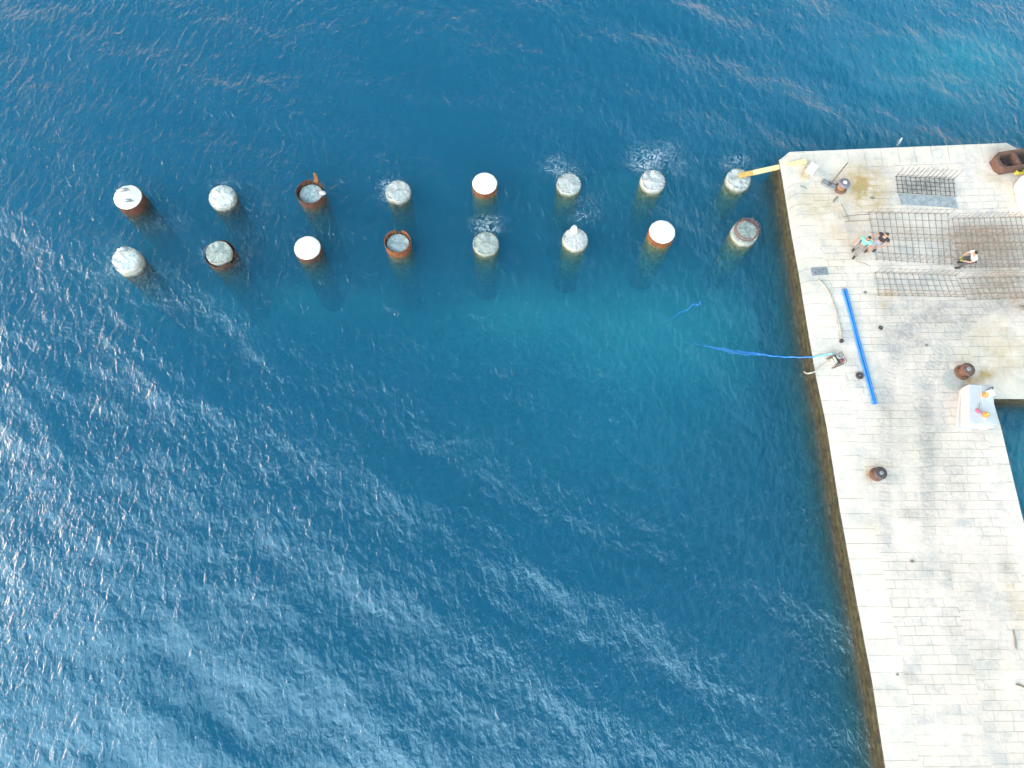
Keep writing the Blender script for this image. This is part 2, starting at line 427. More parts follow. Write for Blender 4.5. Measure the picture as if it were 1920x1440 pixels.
def build_seabed():
    s = NT('seabed_sand'); b = s.n('ShaderNodeBsdfPrincipled')
    tc = s.n('ShaderNodeTexCoord').outputs['Object']
    sand = s.attr('sand').outputs['Fac']
    nn = s.noise(tc, .5, 5)
    f = s.math('ADD', sand, s.math('MULTIPLY', s.math('SUBTRACT', nn, .5), .5), True)
    s.l(s.mix(f, (.13, .19, .19), (.70, .68, .56)), b.inputs['Base Color']); b.inputs['Roughness'].default_value = .9
    s.l(b.outputs[0], s.out.inputs[0])
    xs = np.concatenate([[-800, -200, -60], np.arange(-34, 34.1, 1.), [60, 200, 800]]); ys = np.concatenate([[-800, -200, -40], np.arange(-14, 42.1, 1.), [60, 200, 800]])
    X, Y = np.meshgrid(xs, ys)
    sand = np.zeros_like(X)
    for px, py, rx, ry, st in ((1250, 610, 330, 200, .93), (1010, 580, 300, 130, .8), (1900, 860, 60, 120, 1.15), (1180, 330, 240, 60, .55), (1130, 780, 320, 170, .5), (560, 545, 380, 70, .65), (1300, 760, 150, 120, .5), (1820, 120, 260, 150, .95), (230, 470, 160, 90, .5)):
        c = P(px, py, -5); k = scale_at(px, py, -5)
        sand = np.maximum(sand, st*np.exp(-((X-c.x)/(rx/k))**2-((Y-c.y)/(ry/k))**2))
    Z = -8.0+4.3*sand+.25*np.sin(X*.5)*np.cos(Y*.4)
    Z = np.where((np.abs(X) > 40) | (np.abs(Y-14) > 40), -9, Z)
    ny, nx = X.shape; idx = np.arange(nx*ny).reshape(ny, nx)
    q = np.stack([idx[:-1, :-1], idx[:-1, 1:], idx[1:, 1:], idx[1:, :-1]], -1).reshape(-1, 4)
    me = bpy.data.meshes.new('seabed'); me.from_pydata(np.stack([X, Y, Z], -1).reshape(-1, 3).tolist(), [], q.tolist())
    at = me.attributes.new('sand', 'FLOAT', 'POINT'); at.data.foreach_set('value', sand.reshape(-1).astype(np.float32))
    for p in me.polygons: p.use_smooth = True
    me.materials.append(s.m); o = link(bpy.data.objects.new('seabed', me)); o['kind'] = 'structure'
build_seabed()

# ------------------------------------------------------------------ quay
def stone_material(name, bw, rh, mortar, base, base2, joint, coping=False):
    s = NT(name); b = s.n('ShaderNodeBsdfPrincipled')
    uv = s.n('ShaderNodeUVMap', uv_map='stone').outputs[0]
    pos = s.n('ShaderNodeNewGeometry').outputs['Position']
    sp = s.n('ShaderNodeSeparateXYZ'); s.l(uv, sp.inputs[0])
    wob = s.math('MULTIPLY', s.math('SUBTRACT', s.noise(pos, .8, 3), .5), .06)
    v = s.math('ADD', sp.outputs[1], wob)
    row = s.math('FLOOR', s.math('DIVIDE', v, rh))
    wn_ = s.n('ShaderNodeTexWhiteNoise', noise_dimensions='1D'); s.l(row, wn_.inputs['W'])
    u = s.math('ADD', sp.outputs[0], s.math('MULTIPLY', wn_.outputs[0], 0 if coping else bw*1.6))
    u = s.math('ADD', u, s.math('MULTIPLY', s.math('SUBTRACT', s.noise(pos, 1.1, 2), .5), 0.0 if coping else .25))
    cb = s.n('ShaderNodeCombineXYZ'); s.l(u, cb.inputs[0]); s.l(v, cb.inputs[1])
    br = s.n('ShaderNodeTexBrick', offset=0 if coping else .5, squash=1)
    s.l(cb.outputs[0], br.inputs['Vector'])
    br.inputs['Scale'].default_value = 1; br.inputs['Brick Width'].default_value = bw; br.inputs['Row Height'].default_value = rh
    br.inputs['Mortar Size'].default_value = mortar; br.inputs['Mortar Smooth'].default_value = .3; br.inputs['Bias'].default_value = -.1
    br.inputs['Color1'].default_value = (*base, 1); br.inputs['Color2'].default_value = (*base2, 1); br.inputs['Mortar'].default_value = (*joint, 1)
    col = br.outputs['Color']
    # joints come and go
    jf = s.ramp(s.noise(pos, .7, 4), [(.36, .0), (.66, .85)])
    jm = s.math('MULTIPLY', br.outputs['Fac'], jf)
    flat = s.mix(s.noise(pos, 2.2, 6, .65), base, base2)
    br2 = s.mix(.55, flat, s.mix(br.outputs['Fac'], col, base))
    col = s.mix(jm, br2, joint)
    # scattered darker, weathered stones
    cell = s.n('ShaderNodeCombineXYZ'); s.l(s.math('FLOOR', s.math('DIVIDE', u, bw)), cell.inputs[0]); s.l(row, cell.inputs[1])
    wn2 = s.n('ShaderNodeTexWhiteNoise', noise_dimensions='2D'); s.l(cell.outputs[0], wn2.inputs['Vector'])
    dk = s.math('MULTIPLY', s.ramp(wn2.outputs[0], [(.86, 0.), (.90, 1.)]), s.ramp(s.noise(pos, 3.5, 5, .7), [(.42, 0.), (.62, .5)]))
    if not coping: col = s.mix(dk, col, (.34, .32, .33))
    col = s.mix(s.ramp(s.noise(pos, .35, 6, .7), [(.46, 0.), (.68, .45)]), col, (.55, .45, .34))
    col = s.mix(s.ramp(s.noise(pos, .9, 6, .72), [(.48, 0.), (.70, .6)]), col, (.38, .35, .345))
    # stains
    fine = s.noise(pos, 6, 7, .72); med = s.noise(pos, 1.6, 5, .65)
    g = s.attr('grime').outputs['Fac']
    gm = s.math('MULTIPLY', s.math('MULTIPLY', g, 1.5), s.ramp(s.math('ADD', s.math('MULTIPLY', fine, .6), s.math('MULTIPLY', med, .4)), [(.36, .15), (.62, 1.)]), True)
    col = s.mix(s.math('MULTIPLY', gm, .92), col, (.215, .185, .17))
    oc = s.attr('ochre').outputs['Fac']
    om = s.math('MULTIPLY', s.math('MULTIPLY', oc, 1.5), s.ramp(med, [(.36, .2), (.6, 1.)]), True)
    col = s.mix(s.math('MULTIPLY', om, .85), col, (.42, .24, .06))
    ru = s.attr('rust').outputs['Fac']
    rm = s.math('MULTIPLY', s.math('MULTIPLY', ru, 1.5), s.ramp(fine, [(.34, .25), (.6, 1.)]), True)
    col = s.mix(s.math('MULTIPLY', rm, .9), col, (.36, .19, .10))
    # tracks of a crawler: cleat bars across the path
    tr = s.attr('track').outputs['Fac']; tl = s.attr('tracklen').outputs['Fac']
    cl = s.math('SINE', s.math('MULTIPLY', tl, 2*math.pi/.19))
    tm = s.math('MULTIPLY', tr, s.math('ADD', .6, s.math('MULTIPLY', cl, .26)), True)
    tm = s.math('MULTIPLY', tm, s.ramp(fine, [(.30, .2), (.58, 1.)]))
    col = s.mix(s.math('MULTIPLY', tm, .72), col, (.20, .19, .20))
    # little specks
    sk = s.ramp(s.noise(pos, 11, 2, .5), [(.73, 0.), (.78, .7)])
    col = s.mix(sk, col, (.2, .19, .17))
    s.l(col, b.inputs['Base Color']); b.inputs['Roughness'].default_value = .85
    bp = s.n('ShaderNodeBump'); bp.inputs['Distance'].default_value = .02
    s.l(s.math('SUBTRACT', fine, s.math('MULTIPLY', jm, 1.2)), bp.inputs['Height']); s.l(bp.outputs[0], b.inputs['Normal'])
    s.l(b.outputs[0], s.out.inputs[0]); return s.m

EDGE = [(1462, 300), (1478, 400), (1496, 500), (1512, 600), (1529, 700), (1550, 800), (1575.5, 960), (1605, 1120), (1635.6, 1280), (1660, 1440)]
ew = sorted([(P(*p).y, P(*p).x) for p in EDGE])
_ey = np.array([a for a, b in ew]); _ex = np.array([b for a, b in ew])
_sl = (_ex[-1]-_ex[0])/(_ey[-1]-_ey[0])
_ey = np.concatenate([[-40], _ey, [60]]); _ex = np.concatenate([[_ex[0]+_sl*(-40-_ey[1])], _ex, [_ex[-1]+_sl*(60-_ey[-2])]])
def xl(y): return np.interp(y, _ey, _ex)

def build_quay():
    root = thing('stone_quay', 'L-shaped pale stone quay with paved top and weedy vertical sea walls', 'quay', (xl(10), 10, 0))
    def sof(px, py): p = P(px, py); return p.x-float(xl(p.y))
    s1 = (sof(1634, 963)+sof(1719, 1417)+sof(1584, 687))/3
    s2 = sof(1757, 963); s3 = sof(1884, 960); sb = (sof(1870, 780)+sof(1887, 846)+sof(1920, 976))/3
    yb = P(1890, 748).y
    top = [P(1462, 300), P(1480, 285), P(1888, 268), P(1907, 279), P(1990, 277)]
    tx = np.array([p.x for p in top]); ty = np.array([p.y for p in top])
    Y1 = float(ty.max())
    cs = list(np.arange(0, 13.2, .12))
    for k in (s1, s2, s3, sb): cs[int(np.argmin([abs(c-k) for c in cs]))] = k
    cs += [15, 18, 24, 34]
    rows = [-40, -25, -15, -10]+list(np.arange(-7.5, Y1, .12))+[Y1]
    rows[int(np.argmin([abs(r-yb) for r in rows]))] = yb
    ycop = yb+(P(1890, 748).y*0+abs(P(1890, 703).y-yb))
    S, Yr = np.meshgrid(np.array(cs), np.array(rows))
    X = S+xl(Yr)
    yt = np.interp(X, tx, ty)
    Y = np.where(Yr > yb, yb+(Yr-yb)*(yt-yb)/(Y1-yb), Yr)
    tdep = abs(P(1740, 306).y-P(1740, 274).y)
    Zm = np.full_like(X, DZ)
    # ---- stains
    att = {k: np.zeros_like(X) for k in ('grime', 'ochre', 'rust', 'track', 'tracklen')}
    def blob(kind, px, py, rx, ry, st, pw=2):
        c = P(px, py); k = scale_at(px, py, DZ)
        d = (np.abs(X-c.x)/(rx/k))**pw+(np.abs(Y-c.y)/(ry/k*1.1))**pw
        att[kind] = np.maximum(att[kind], st*np.exp(-d))
    for a in [('ochre', 1618, 352, 40, 38, .95), ('ochre', 1645, 372, 22, 26, .7), ('ochre', 1612, 330, 18, 16, .5), ('ochre', 1560, 388, 70, 36, .4), ('ochre', 1590, 425, 60, 40, .3), ('ochre', 1870, 660, 60, 50, .35), ('ochre', 1600, 470, 40, 30, .22),
              ('ochre', 1870, 335, 30, 24, .3), ('ochre', 1885, 640, 45, 40, .3), ('ochre', 1660, 552, 22, 9, .5), ('ochre', 1655, 572, 10, 8, .4), ('ochre', 1507, 325, 9, 14, .5),
              ('ochre', 1845, 700, 20, 10, 1.0), ('ochre', 1822, 712, 22, 8, .9), ('ochre', 1900, 1110, 16, 40, .2), ('ochre', 1896, 1100, 8, 6, .8), ('ochre', 1640, 985, 18, 14, .2), ('ochre', 1632, 890, 9, 9, .7),
              ('ochre', 1915, 1150, 24, 60, .25), ('ochre', 1480, 305, 40, 10, .12),
              ('rust', 1842, 455, 70, 36, .55, 4), ('rust', 1880, 520, 45, 40, .5), ('rust', 1845, 430, 60, 10, .6), ('rust', 1910, 560, 26, 20, .5), ('rust', 1700, 430, 50, 14, .25), ('rust', 1568, 350, 14, 14, .35),
              ('rust', 1850, 540, 50, 22, .35), ('rust', 1630, 892, 9, 8, .5), ('rust', 1803, 700, 10, 10, .5),
              ('grime', 1735, 350, 56, 17, .9, 4), ('grime', 1755, 350, 12, 17, .6), ('grime', 1860, 460, 90, 50, .5, 4), ('grime', 1870, 540, 70, 25, .5, 4), ('grime', 1715, 455, 80, 45, .10, 4), ('grime', 1725, 535, 75, 22, .15, 4),
              ('grime', 1660, 495, 14, 5, .5), ('grime', 1640, 315, 35, 20, .35), ('grime', 1700, 625, 60, 60, .5), ('grime', 1790, 590, 70, 36, .55), ('grime', 1880, 575, 60, 20, .5), ('grime', 1740, 590, 60, 40, .55),
              ('grime', 1665, 780, 26, 120, .35), ('grime', 1740, 800, 34, 150, .42), ('grime', 1775, 700, 22, 90, .3), ('grime', 1790, 900, 26, 60, .4), ('grime', 1735, 900, 30, 60, .32), ('grime', 1680, 890, 24, 30, .2),
              ('grime', 1712, 965, 26, 12, .6), ('grime', 1740, 1060, 30, 60, .25), ('grime', 1690, 1060, 40, 30, .2), ('grime', 1830, 1120, 60, 90, .28), ('grime', 1885, 1060, 18, 40, .4), ('grime', 1705, 1270, 14, 12, .6),
              ('grime', 1780, 1080, 14, 26, .45), ('grime', 1790, 1180, 26, 26, .3), ('grime', 1830, 1230, 40, 40, .25), ('grime', 1750, 1300, 60, 60, .12), ('grime', 1840, 1340, 60, 70, .16), ('grime', 1860, 1220, 20, 14, .4),
              ('grime', 1870, 280, 22, 10, .3), ('grime', 1605, 690, 14, 30, .18), ('grime', 1770, 500, 16, 60, .3), ('grime', 1668, 617, 10, 14, .2), ('grime', 1850, 820, 30, 16, .3), ('grime', 1780, 870, 16, 14, .45)]:
        blob(*a)
    def track(pts, w, st):
        pw = [P(*p) for p in pts]; pth = smooth_path(pw, 6); acc = 0
        best = np.full_like(X, 9.); bl = np.zeros_like(X)
        for a, b in zip(pth, pth[1:]):
            d = b-a; L = d.length
            if L < 1e-6: continue
            t = np.clip(((X-a.x)*d.x+(Y-a.y)*d.y)/L**2, 0, 1)
            dd = np.hypot(X-a.x-t*d.x, Y-a.y-t*d.y)
            k = dd < best; best = np.where(k, dd, best); bl = np.where(k, acc+t*L, bl); acc += L
        m = np.clip((w-best)/.12, 0, 1)*st
        k = m > att['track']; att['track'] = np.where(k, m, att['track']); att['tracklen'] = np.where(k, bl, att['tracklen'])
    track([(1662, 1010), (1660, 860), (1663, 760), (1678, 670), (1712, 610), (1770, 575)], .34, .5)
    track([(1742, 1010), (1738, 860), (1737, 760), (1748, 690), (1772, 640), (1825, 590), (1870, 570)], .36, .62)
    track([(1700, 860), (1694, 740), (1700, 660), (1735, 600)], .26, .3)
    track([(1772, 800), (1768, 720), (1786, 650), (1812, 610)], .2, .45)
    ny, nx = X.shape; idx = np.arange(nx*ny).reshape(ny, nx)
    V = np.stack([X, Y, Zm], -1).reshape(-1, 3)
    cop_f, pav_f, cop_uv, pav_uv = [], [], [], []
    allq = []
    for j in range(ny-1):
        for i in range(nx-1):
            sm = .5*(cs[i]+cs[i+1]); ym = .5*(rows[j]+rows[j+1])
            if sm > sb and ym < yb: continue
            q = (idx[j, i], idx[j, i+1], idx[j+1, i+1], idx[j+1, i]); allq.append(q)
            jj = (j, j, j+1, j+1); ii = (i, i+1, i+1, i)
            xm = X[j, i]; ymw = Y[j, i]; ytw = np.interp(xm, tx, ty)
            if sm < s1: cop_f.append(q); cop_uv += [(S[a, b]+.02, Yr[a, b]+100) for a, b in zip(jj, ii)]
            elif ytw-ymw < tdep and ymw > yb: cop_f.append(q); cop_uv += [(.03+min(1.5, max(0, ytw-Y[a, b])), X[a, b]*.72+200) for a, b in zip(jj, ii)]
            elif s3 < sm < sb and ym < yb: cop_f.append(q); cop_uv += [(S[a, b]-s3+.04, Yr[a, b]*.8+300) for a, b in zip(jj, ii)]
            elif sm > sb and yb < ym < ycop: cop_f.append(q); cop_uv += [(Yr[a, b]-yb+.04, X[a, b]*.75+400) for a, b in zip(jj, ii)]
            else:
                pav_f.append(q)
                if ym > P(1890, 610).y: off, k = (11.3, 3.1), .95
                elif sm > sb-.4 and ym > yb: off, k = (23.7, 7.7), .72
                elif sm < s2: off, k = (0., 50.), 1.
                else: off, k = (5.35, 50.13), .97
                pav_uv += [(S[a, b]*k+off[0], Yr[a, b]*k+off[1]) for a, b in zip(jj, ii)]
    def mk(name, faces, uvs, mat):
        used = sorted({v for q in faces for v in q}); mp = {v: k for k, v in enumerate(used)}
        me = bpy.data.meshes.new(name)
        me.from_pydata([(V[v]-np.array(root.location)).tolist() for v in used], [], [[mp[v] for v in q] for q in faces])
        ul = me.uv_layers.new(name='stone'); ul.data.foreach_set('uv', np.array(uvs, np.float32).reshape(-1))
        for k, a in att.items():
            at = me.attributes.new(k, 'FLOAT', 'POINT'); at.data.foreach_set('value', a.reshape(-1)[used].astype(np.float32))
        me.materials.append(mat); o = link(bpy.data.objects.new(name, me)); o.parent = root; return o
    mk('coping', cop_f, cop_uv, stone_material('coping_stone', 2.4, .62, .012, (.75, .595, .50), (.68, .54, .455), (.28, .245, .21), True))
    mk('paving', pav_f, pav_uv, stone_material('paving_stone', .72, .36, .011, (.78, .605, .515), (.67, .515, .44), (.33, .29, .25)))
    # walls below every free edge
    cnt = {}
    for q in allq:
        for a, b in zip(q, q[1:]+q[:1]):
            k = (min(a, b), max(a, b)); cnt.setdefault(k, []).append((a, b))
    bm = bmesh.new(); cache = {}
    zs = [DZ, DZ-.1, DZ-.25, .45, .3, .12, 0, -.2, -.5, -1, -1.6, -2.4, -4, -9]
    off = Vector(root.location)
    def gv(v, k):
        if (v, k) not in cache:
            p = Vector(V[v]); z = zs[k]
            if k > 1:
                nn = mnoise.noise_vector(Vector((p.x*1.7, p.y*1.7, z*2)))*.05; p = p+Vector((nn.x, nn.y, 0))
            p.z = z; cache[(v, k)] = bm.verts.new(p-off)
        return cache[(v, k)]
    for e in cnt.values():
        if len(e) > 1: continue
        a, b = e[0]
        for k in range(len(zs)-1): bm.faces.new((gv(a, k), gv(b, k), gv(b, k+1), gv(a, k+1)))
    s = NT('sea_wall_stone'); b = s.n('ShaderNodeBsdfPrincipled'); pos = s.n('ShaderNodeNewGeometry').outputs['Position']
    sx = s.n('ShaderNodeSeparateXYZ'); s.l(pos, sx.inputs[0])
    st = s.n('ShaderNodeMapping'); st.inputs['Scale'].default_value = (1, 1, 4); s.l(pos, st.inputs['Vector'])
    z = s.math('ADD', sx.outputs[2], s.math('MULTIPLY', s.math('SUBTRACT', s.noise(st.outputs[0], 2.4, 5, .7), .5), .5))
    zz = s.n('ShaderNodeMapRange', clamp=True); s.l(z, zz.inputs[0]); zz.inputs[1].default_value = -1.5; zz.inputs[2].default_value = .9
    col = s.ramp(zz.outputs[0], [(0., (.07, .075, .055)), (.40, (.06, .058, .045)), (.58, (.075, .065, .05)), (.64, (.04, .032, .018)), (.70, (.068, .064, .027)), (.77, (.04, .036, .017)), (.85, (.088, .083, .03)), (.91, (.05, .042, .025)), (.975, (.11, .095, .065)), (1., (.26, .235, .185))])
    pat = s.ramp(s.noise(pos, 3.2, 6, .7), [(.36, .3), (.64, 1.15)])
    col = s.mix(1., col, pat, 'MULTIPLY')
    s.l(col, b.inputs['Base Color']); b.inputs['Roughness'].default_value = .85
    bp = s.n('ShaderNodeBump'); bp.inputs['Distance'].default_value = .06; s.l(s.noise(pos, 5, 6, .7), bp.inputs['Height']); s.l(bp.outputs[0], b.inputs['Normal'])
    s.l(b.outputs[0], s.out.inputs[0])
    obj('sea_wall', bm, s.m, root)
    return root
build_quay()

# ------------------------------------------------------------------ piles
PG = 'round pile stumps standing in the sea in two rows'
def pile(px, py, wpx, h, style, label, **kw):
    c = P(px, py, h); k = scale_at(px, py, h); rad = wpx/k/2
    t = thing('pile', label, 'pile', (c.x, c.y, 0), 0, PG)
    rnd = random.Random(int(px*7+py))
    sd_ = rnd.random()*50
    def nz(th, f, a, o=0): return a*mnoise.noise(Vector((math.cos(th)*f+sd_, math.sin(th)*f, o)))
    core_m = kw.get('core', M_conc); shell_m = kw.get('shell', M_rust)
    def core(r, zt, rough, rim=0):
        prof = [(r*1.0, -8), (r*1.0, -2), (r, -.3), (r, zt-.12), (r*.985, zt-.03)]
        rr = [.95, .86, .74, .6, .45, .28, .12, 0]
        prof += [(r*q, zt) for q in rr]
        def jit(th, i, q, z):
            if i < 3: return q, z
            if i < 5: return q*(1+nz(th, 2.5, rough*.35, 3)+nz(th, 9, rough*.2, 1)), z+nz(th, 4, rough*.4)
            p = Vector((math.cos(th)*q*3.2+sd_, math.sin(th)*q*3.2, 0))
            dz = rough*(mnoise.noise(p)*.9+mnoise.noise(p*3)*.5)-rim*(q/r)**3
            return q*(1+nz(th, 6, rough*.12, i)), z+dz+kw.get('dome', 0)*(1-(q/r)**2)
        bm = bmesh.new(); lathe(bm, prof, 56, jit); return obj('concrete_core', bm, core_m, t, True)
    def shell(r, zt, jag=0, gap=None, flare=0, thick=.03):
        n = 96; zs = [-8, -2, -.4, 0, .12]
        def topz(th):
            z = zt+nz(th, 3, jag)+nz(th, 11, jag*.6)
            if gap:
                for g0, g1, gz in gap:
                    if g0 <= th <= g1: z = gz+nz(th, 14, .06)
            return max(z, .06)
        bm = bmesh.new(); O, I = [], []
        for i in range(n):
            th = 2*math.pi*i/n; tz = topz(th); zl = zs+[max(tz*.6, .125), tz]
            O.append([bm.verts.new(((r+flare*max(0, z))*math.cos(th), (r+flare*max(0, z))*math.sin(th), z)) for z in zl])
            I.append([bm.verts.new(((r-thick+flare*max(0, z))*math.cos(th), (r-thick+flare*max(0, z))*math.sin(th), z)) for z in zl[-3:]])
        for i in range(n):
            j = (i+1) % n
            for k_ in range(6): bm.faces.new((O[i][k_], O[j][k_], O[j][k_+1], O[i][k_+1]))
            for k_ in range(2): bm.faces.new((I[j][k_], I[i][k_], I[i][k_+1], I[j][k_+1]))
            bm.faces.new((O[i][-1], O[j][-1], I[j][-1], I[i][-1]))
        return obj('steel_casing', bm, shell_m, t, False)
    def bars(r, z, n, hmin, hmax, lean=.25, th0=0, th1=2*math.pi, m=M_rebar, rad_=.011):
        for i in range(n):
            th = th0+(th1-th0)*(i+rnd.random()*.5)/n
            hh = hmin+(hmax-hmin)*rnd.random(); ln = lean*(rnd.random()*1.4-.2); tw = (rnd.random()-.5)*.4
            a = Vector((r*math.cos(th), r*math.sin(th), z-.1))
            d = Vector((math.cos(th+tw), math.sin(th+tw), 0))
            bm = bmesh.new(); tube(bm, [a, a+Vector((0, 0, .1+hh*.5))+d*ln*hh*.4, a+Vector((0, 0, .1+hh))+d*ln*hh*1.3], rad_, 5)
            obj('rebar', bm, m, t)
    def cap(r, z):
        bm = bmesh.new()
        def jit(th, i, q, zz):
            return q*(1+nz(th, 3, .02)), zz+(nz(th, 3, .012) if i > 1 else 0)
        lathe(bm, [(r*.96, z-.16), (r*.985, z-.05), (r*.97, z-.008), (r*.9, z), (r*.6, z+.008), (r*.3, z+.01), (0, z+.012)], 48, jit)
        obj('white_cap', bm, M_white_cap, t, True)
    if style == 'cap':
        shell(rad*1.02, h-.06, .012); cap(rad, h)
    elif style == 'low':
        core(rad, h, kw.get('rough', .06), kw.get('rim', .05))
        bars(rad*.9, h-.06, kw.get('nb', 16), .05, .12, .5, m=M_rebar_dk, rad_=.009)
        bm = bmesh.new()      # the worn outer collar round the foot
        def jc(th, i, q, z): return q*(1+nz(th, 3, .025, 5)), z+nz(th, 5, .05, 2)
        lathe(bm, [(rad*1.0, -.5), (rad*1.05, -.3), (rad*1.05, h*.45), (rad*1.0, h*.55)], 48, jc, False)
        obj('collar', bm, M_conc_grey, t, True)
    elif style == 'open':
        core(rad*.9, h-kw.get('deep', .28), .05)
        shell(rad, h, kw.get('jag', .05), kw.get('gap'), .02)
        bars(rad*.84, h-kw.get('deep', .28), kw.get('nb', 18), .1, .32, .1, m=M_rebar)
    elif style == 'torn':
        core(rad*.86, h, .07, .03)
        shell(rad*1.02, h*.55, .13, kw.get('gap'), .05, .035)
        bars(rad*.82, h-.05, 10, .05, .12, .4, m=M_rebar_dk)
    elif style == 'ring':
        core(rad*1.0, h-.35, .05, .03)
        for zz in (h-.02, h-.2):
            bm = bmesh.new(); q = []
            for i in range(37):
                th = 2*math.pi*i/36; q.append((rad*.86*math.cos(th)*(1+nz(th, 2, .04)), rad*.86*math.sin(th), zz+nz(th, 2, .04)))
            tube(bm, q, .02, 6, False); obj('rebar_hoop', bm, M_rebar_or, t)
        bars(rad*.84, h-.36, 24, .34, .5, .12, m=M_rebar_or, rad_=.013)
    return t, c, rad

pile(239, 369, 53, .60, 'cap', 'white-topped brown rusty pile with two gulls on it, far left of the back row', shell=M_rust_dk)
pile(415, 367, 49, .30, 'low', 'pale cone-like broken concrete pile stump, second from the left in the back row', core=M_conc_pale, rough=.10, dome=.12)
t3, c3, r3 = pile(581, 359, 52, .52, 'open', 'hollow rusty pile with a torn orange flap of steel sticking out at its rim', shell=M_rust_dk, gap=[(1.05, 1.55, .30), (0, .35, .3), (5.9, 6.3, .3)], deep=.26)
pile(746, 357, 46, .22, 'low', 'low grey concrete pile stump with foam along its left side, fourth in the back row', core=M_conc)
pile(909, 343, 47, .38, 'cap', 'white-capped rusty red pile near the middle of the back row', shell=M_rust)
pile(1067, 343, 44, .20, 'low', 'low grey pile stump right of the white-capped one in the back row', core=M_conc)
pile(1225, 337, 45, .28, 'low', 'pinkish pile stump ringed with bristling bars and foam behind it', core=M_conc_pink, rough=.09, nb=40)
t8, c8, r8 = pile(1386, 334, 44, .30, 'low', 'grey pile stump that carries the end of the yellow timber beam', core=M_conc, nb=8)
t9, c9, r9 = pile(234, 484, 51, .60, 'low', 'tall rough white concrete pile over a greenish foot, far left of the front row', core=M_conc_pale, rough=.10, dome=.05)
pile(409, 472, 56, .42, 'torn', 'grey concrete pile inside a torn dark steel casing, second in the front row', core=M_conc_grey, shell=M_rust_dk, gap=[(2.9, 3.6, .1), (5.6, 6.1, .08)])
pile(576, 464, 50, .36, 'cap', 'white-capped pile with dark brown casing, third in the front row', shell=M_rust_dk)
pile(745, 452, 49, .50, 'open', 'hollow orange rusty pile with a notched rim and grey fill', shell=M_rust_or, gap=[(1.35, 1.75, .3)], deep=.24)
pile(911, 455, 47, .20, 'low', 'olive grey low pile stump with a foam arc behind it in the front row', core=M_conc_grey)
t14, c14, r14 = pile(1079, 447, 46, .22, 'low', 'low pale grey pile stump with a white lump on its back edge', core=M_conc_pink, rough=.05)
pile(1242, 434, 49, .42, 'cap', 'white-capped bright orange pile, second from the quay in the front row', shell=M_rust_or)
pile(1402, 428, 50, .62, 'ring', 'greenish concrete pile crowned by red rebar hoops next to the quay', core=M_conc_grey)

# pieces that belong to single piles
bm = bmesh.new(); z = .5                                     # torn flap
pl = [(.12, .56), (.30, .50), (.36, .62), (.30, .86), (.20, 1.0), (.10, .98), (.17, .80)]
prism(bm, [(x*r3/.66, y*r3/.66) for x, y in pl], .0, .035)
bmesh.ops.transform(bm, matrix=Matrix.Translation((0, 0, .33)) @ Matrix.Rotation(.35, 4, 'X'), verts=bm.verts[:])
obj('torn_flap', bm, M_flap, t3)
bm = bmesh.new(); ball(bm, (r3*.86, .04, .34), (.17, .12, .12), 2)
obj('broken_lump', bm, M_conc_pale, t3)
for t_, r_, x, y, z, s_ in ((t9, r9, -.30, .78, .57, (.13, .10, .12)), (t14, r14, -.10, .72, .34, (.17, .20, .24))):
    bm = bmesh.new(); ball(bm, (0, 0, 0), s_, 2)
    for v in bm.verts: v.co *= 1+.35*mnoise.noise(v.co*9)
    bmesh.ops.transform(bm, matrix=Matrix.Translation((x*r_, y*r_, z)), verts=bm.verts[:])
    obj('white_lump', bm, M_white_cap, t_)

# ------------------------------------------------------------------ gulls
def gull(px, py, z, rz, label, flying=False):
    c = P(px, py, z); t = thing('gull', label, 'gull', c, rz, 'gulls on and around the piles'); t.scale = (.82, .82, .82)
    b0 = .17 if not flying else 0
    bm = bmesh.new(); lathe(bm, [(0, -.22), (.035, -.2), (.075, -.1), (.09, 0), (.08, .1), (.05, .18), (.045, .22), (.05, .26), (.035, .30), (0, .32)], 14)
    bmesh.ops.transform(bm, matrix=Matrix.Translation((0, 0, b0)) @ Matrix.Rotation(-R(78), 4, 'X'), verts=bm.verts[:])
    body = obj('body', bm, M_gullwhite, t, True)
    bm = bmesh.new(); tube(bm, [(0, .3, b0+.07), (0, .375, b0+.065)], [.014, .003], 6); obj('beak', bm, M_beak, t)
    bm = bmesh.new(); prism(bm, [(-.04, -.18), (.04, -.18), (.06, -.33), (-.06, -.33)], b0-.05, b0-.03); obj('tail', bm, M_gullwhite, t)
    for s_ in (-1, 1):
        bm = bmesh.new()
        if flying: prism(bm, [(s_*.05, .1), (s_*.32, .2), (s_*.62, .0), (s_*.34, .05), (s_*.05, -.1)], b0+.03, b0+.05)
        else:
            ball(bm, (s_*.07, -.06, b0+.035), (.05, .24, .06), 2); tube(bm, [(s_*.05, -.2, b0+.02), (s_*.015, -.42, b0+.0)], [.03, .004], 6)
        obj('wing', bm, M_gullgrey, t, not flying)
        if not flying:
            bm = bmesh.new(); tube(bm, [(s_*.035, 0, 0), (s_*.035, 0, b0-.05)], .008, 5); tube(bm, [(s_*.035, -.01, .006), (s_*.035, .06, .006)], .009, 5); obj('leg', bm, M_beak, t)
gull(233, 360, .61, R(100), 'grey-backed gull nearest the back edge of the white-topped far left pile')
gull(240, 380, .61, R(95), 'grey-backed gull nearest the front edge of the white-topped far left pile')
gull(234, 471, .70, R(92), 'gull standing on the rough white concrete pile of the front row')
gull(1684, 269, -.06, R(-35), 'white gull floating on the water behind the quay edge')

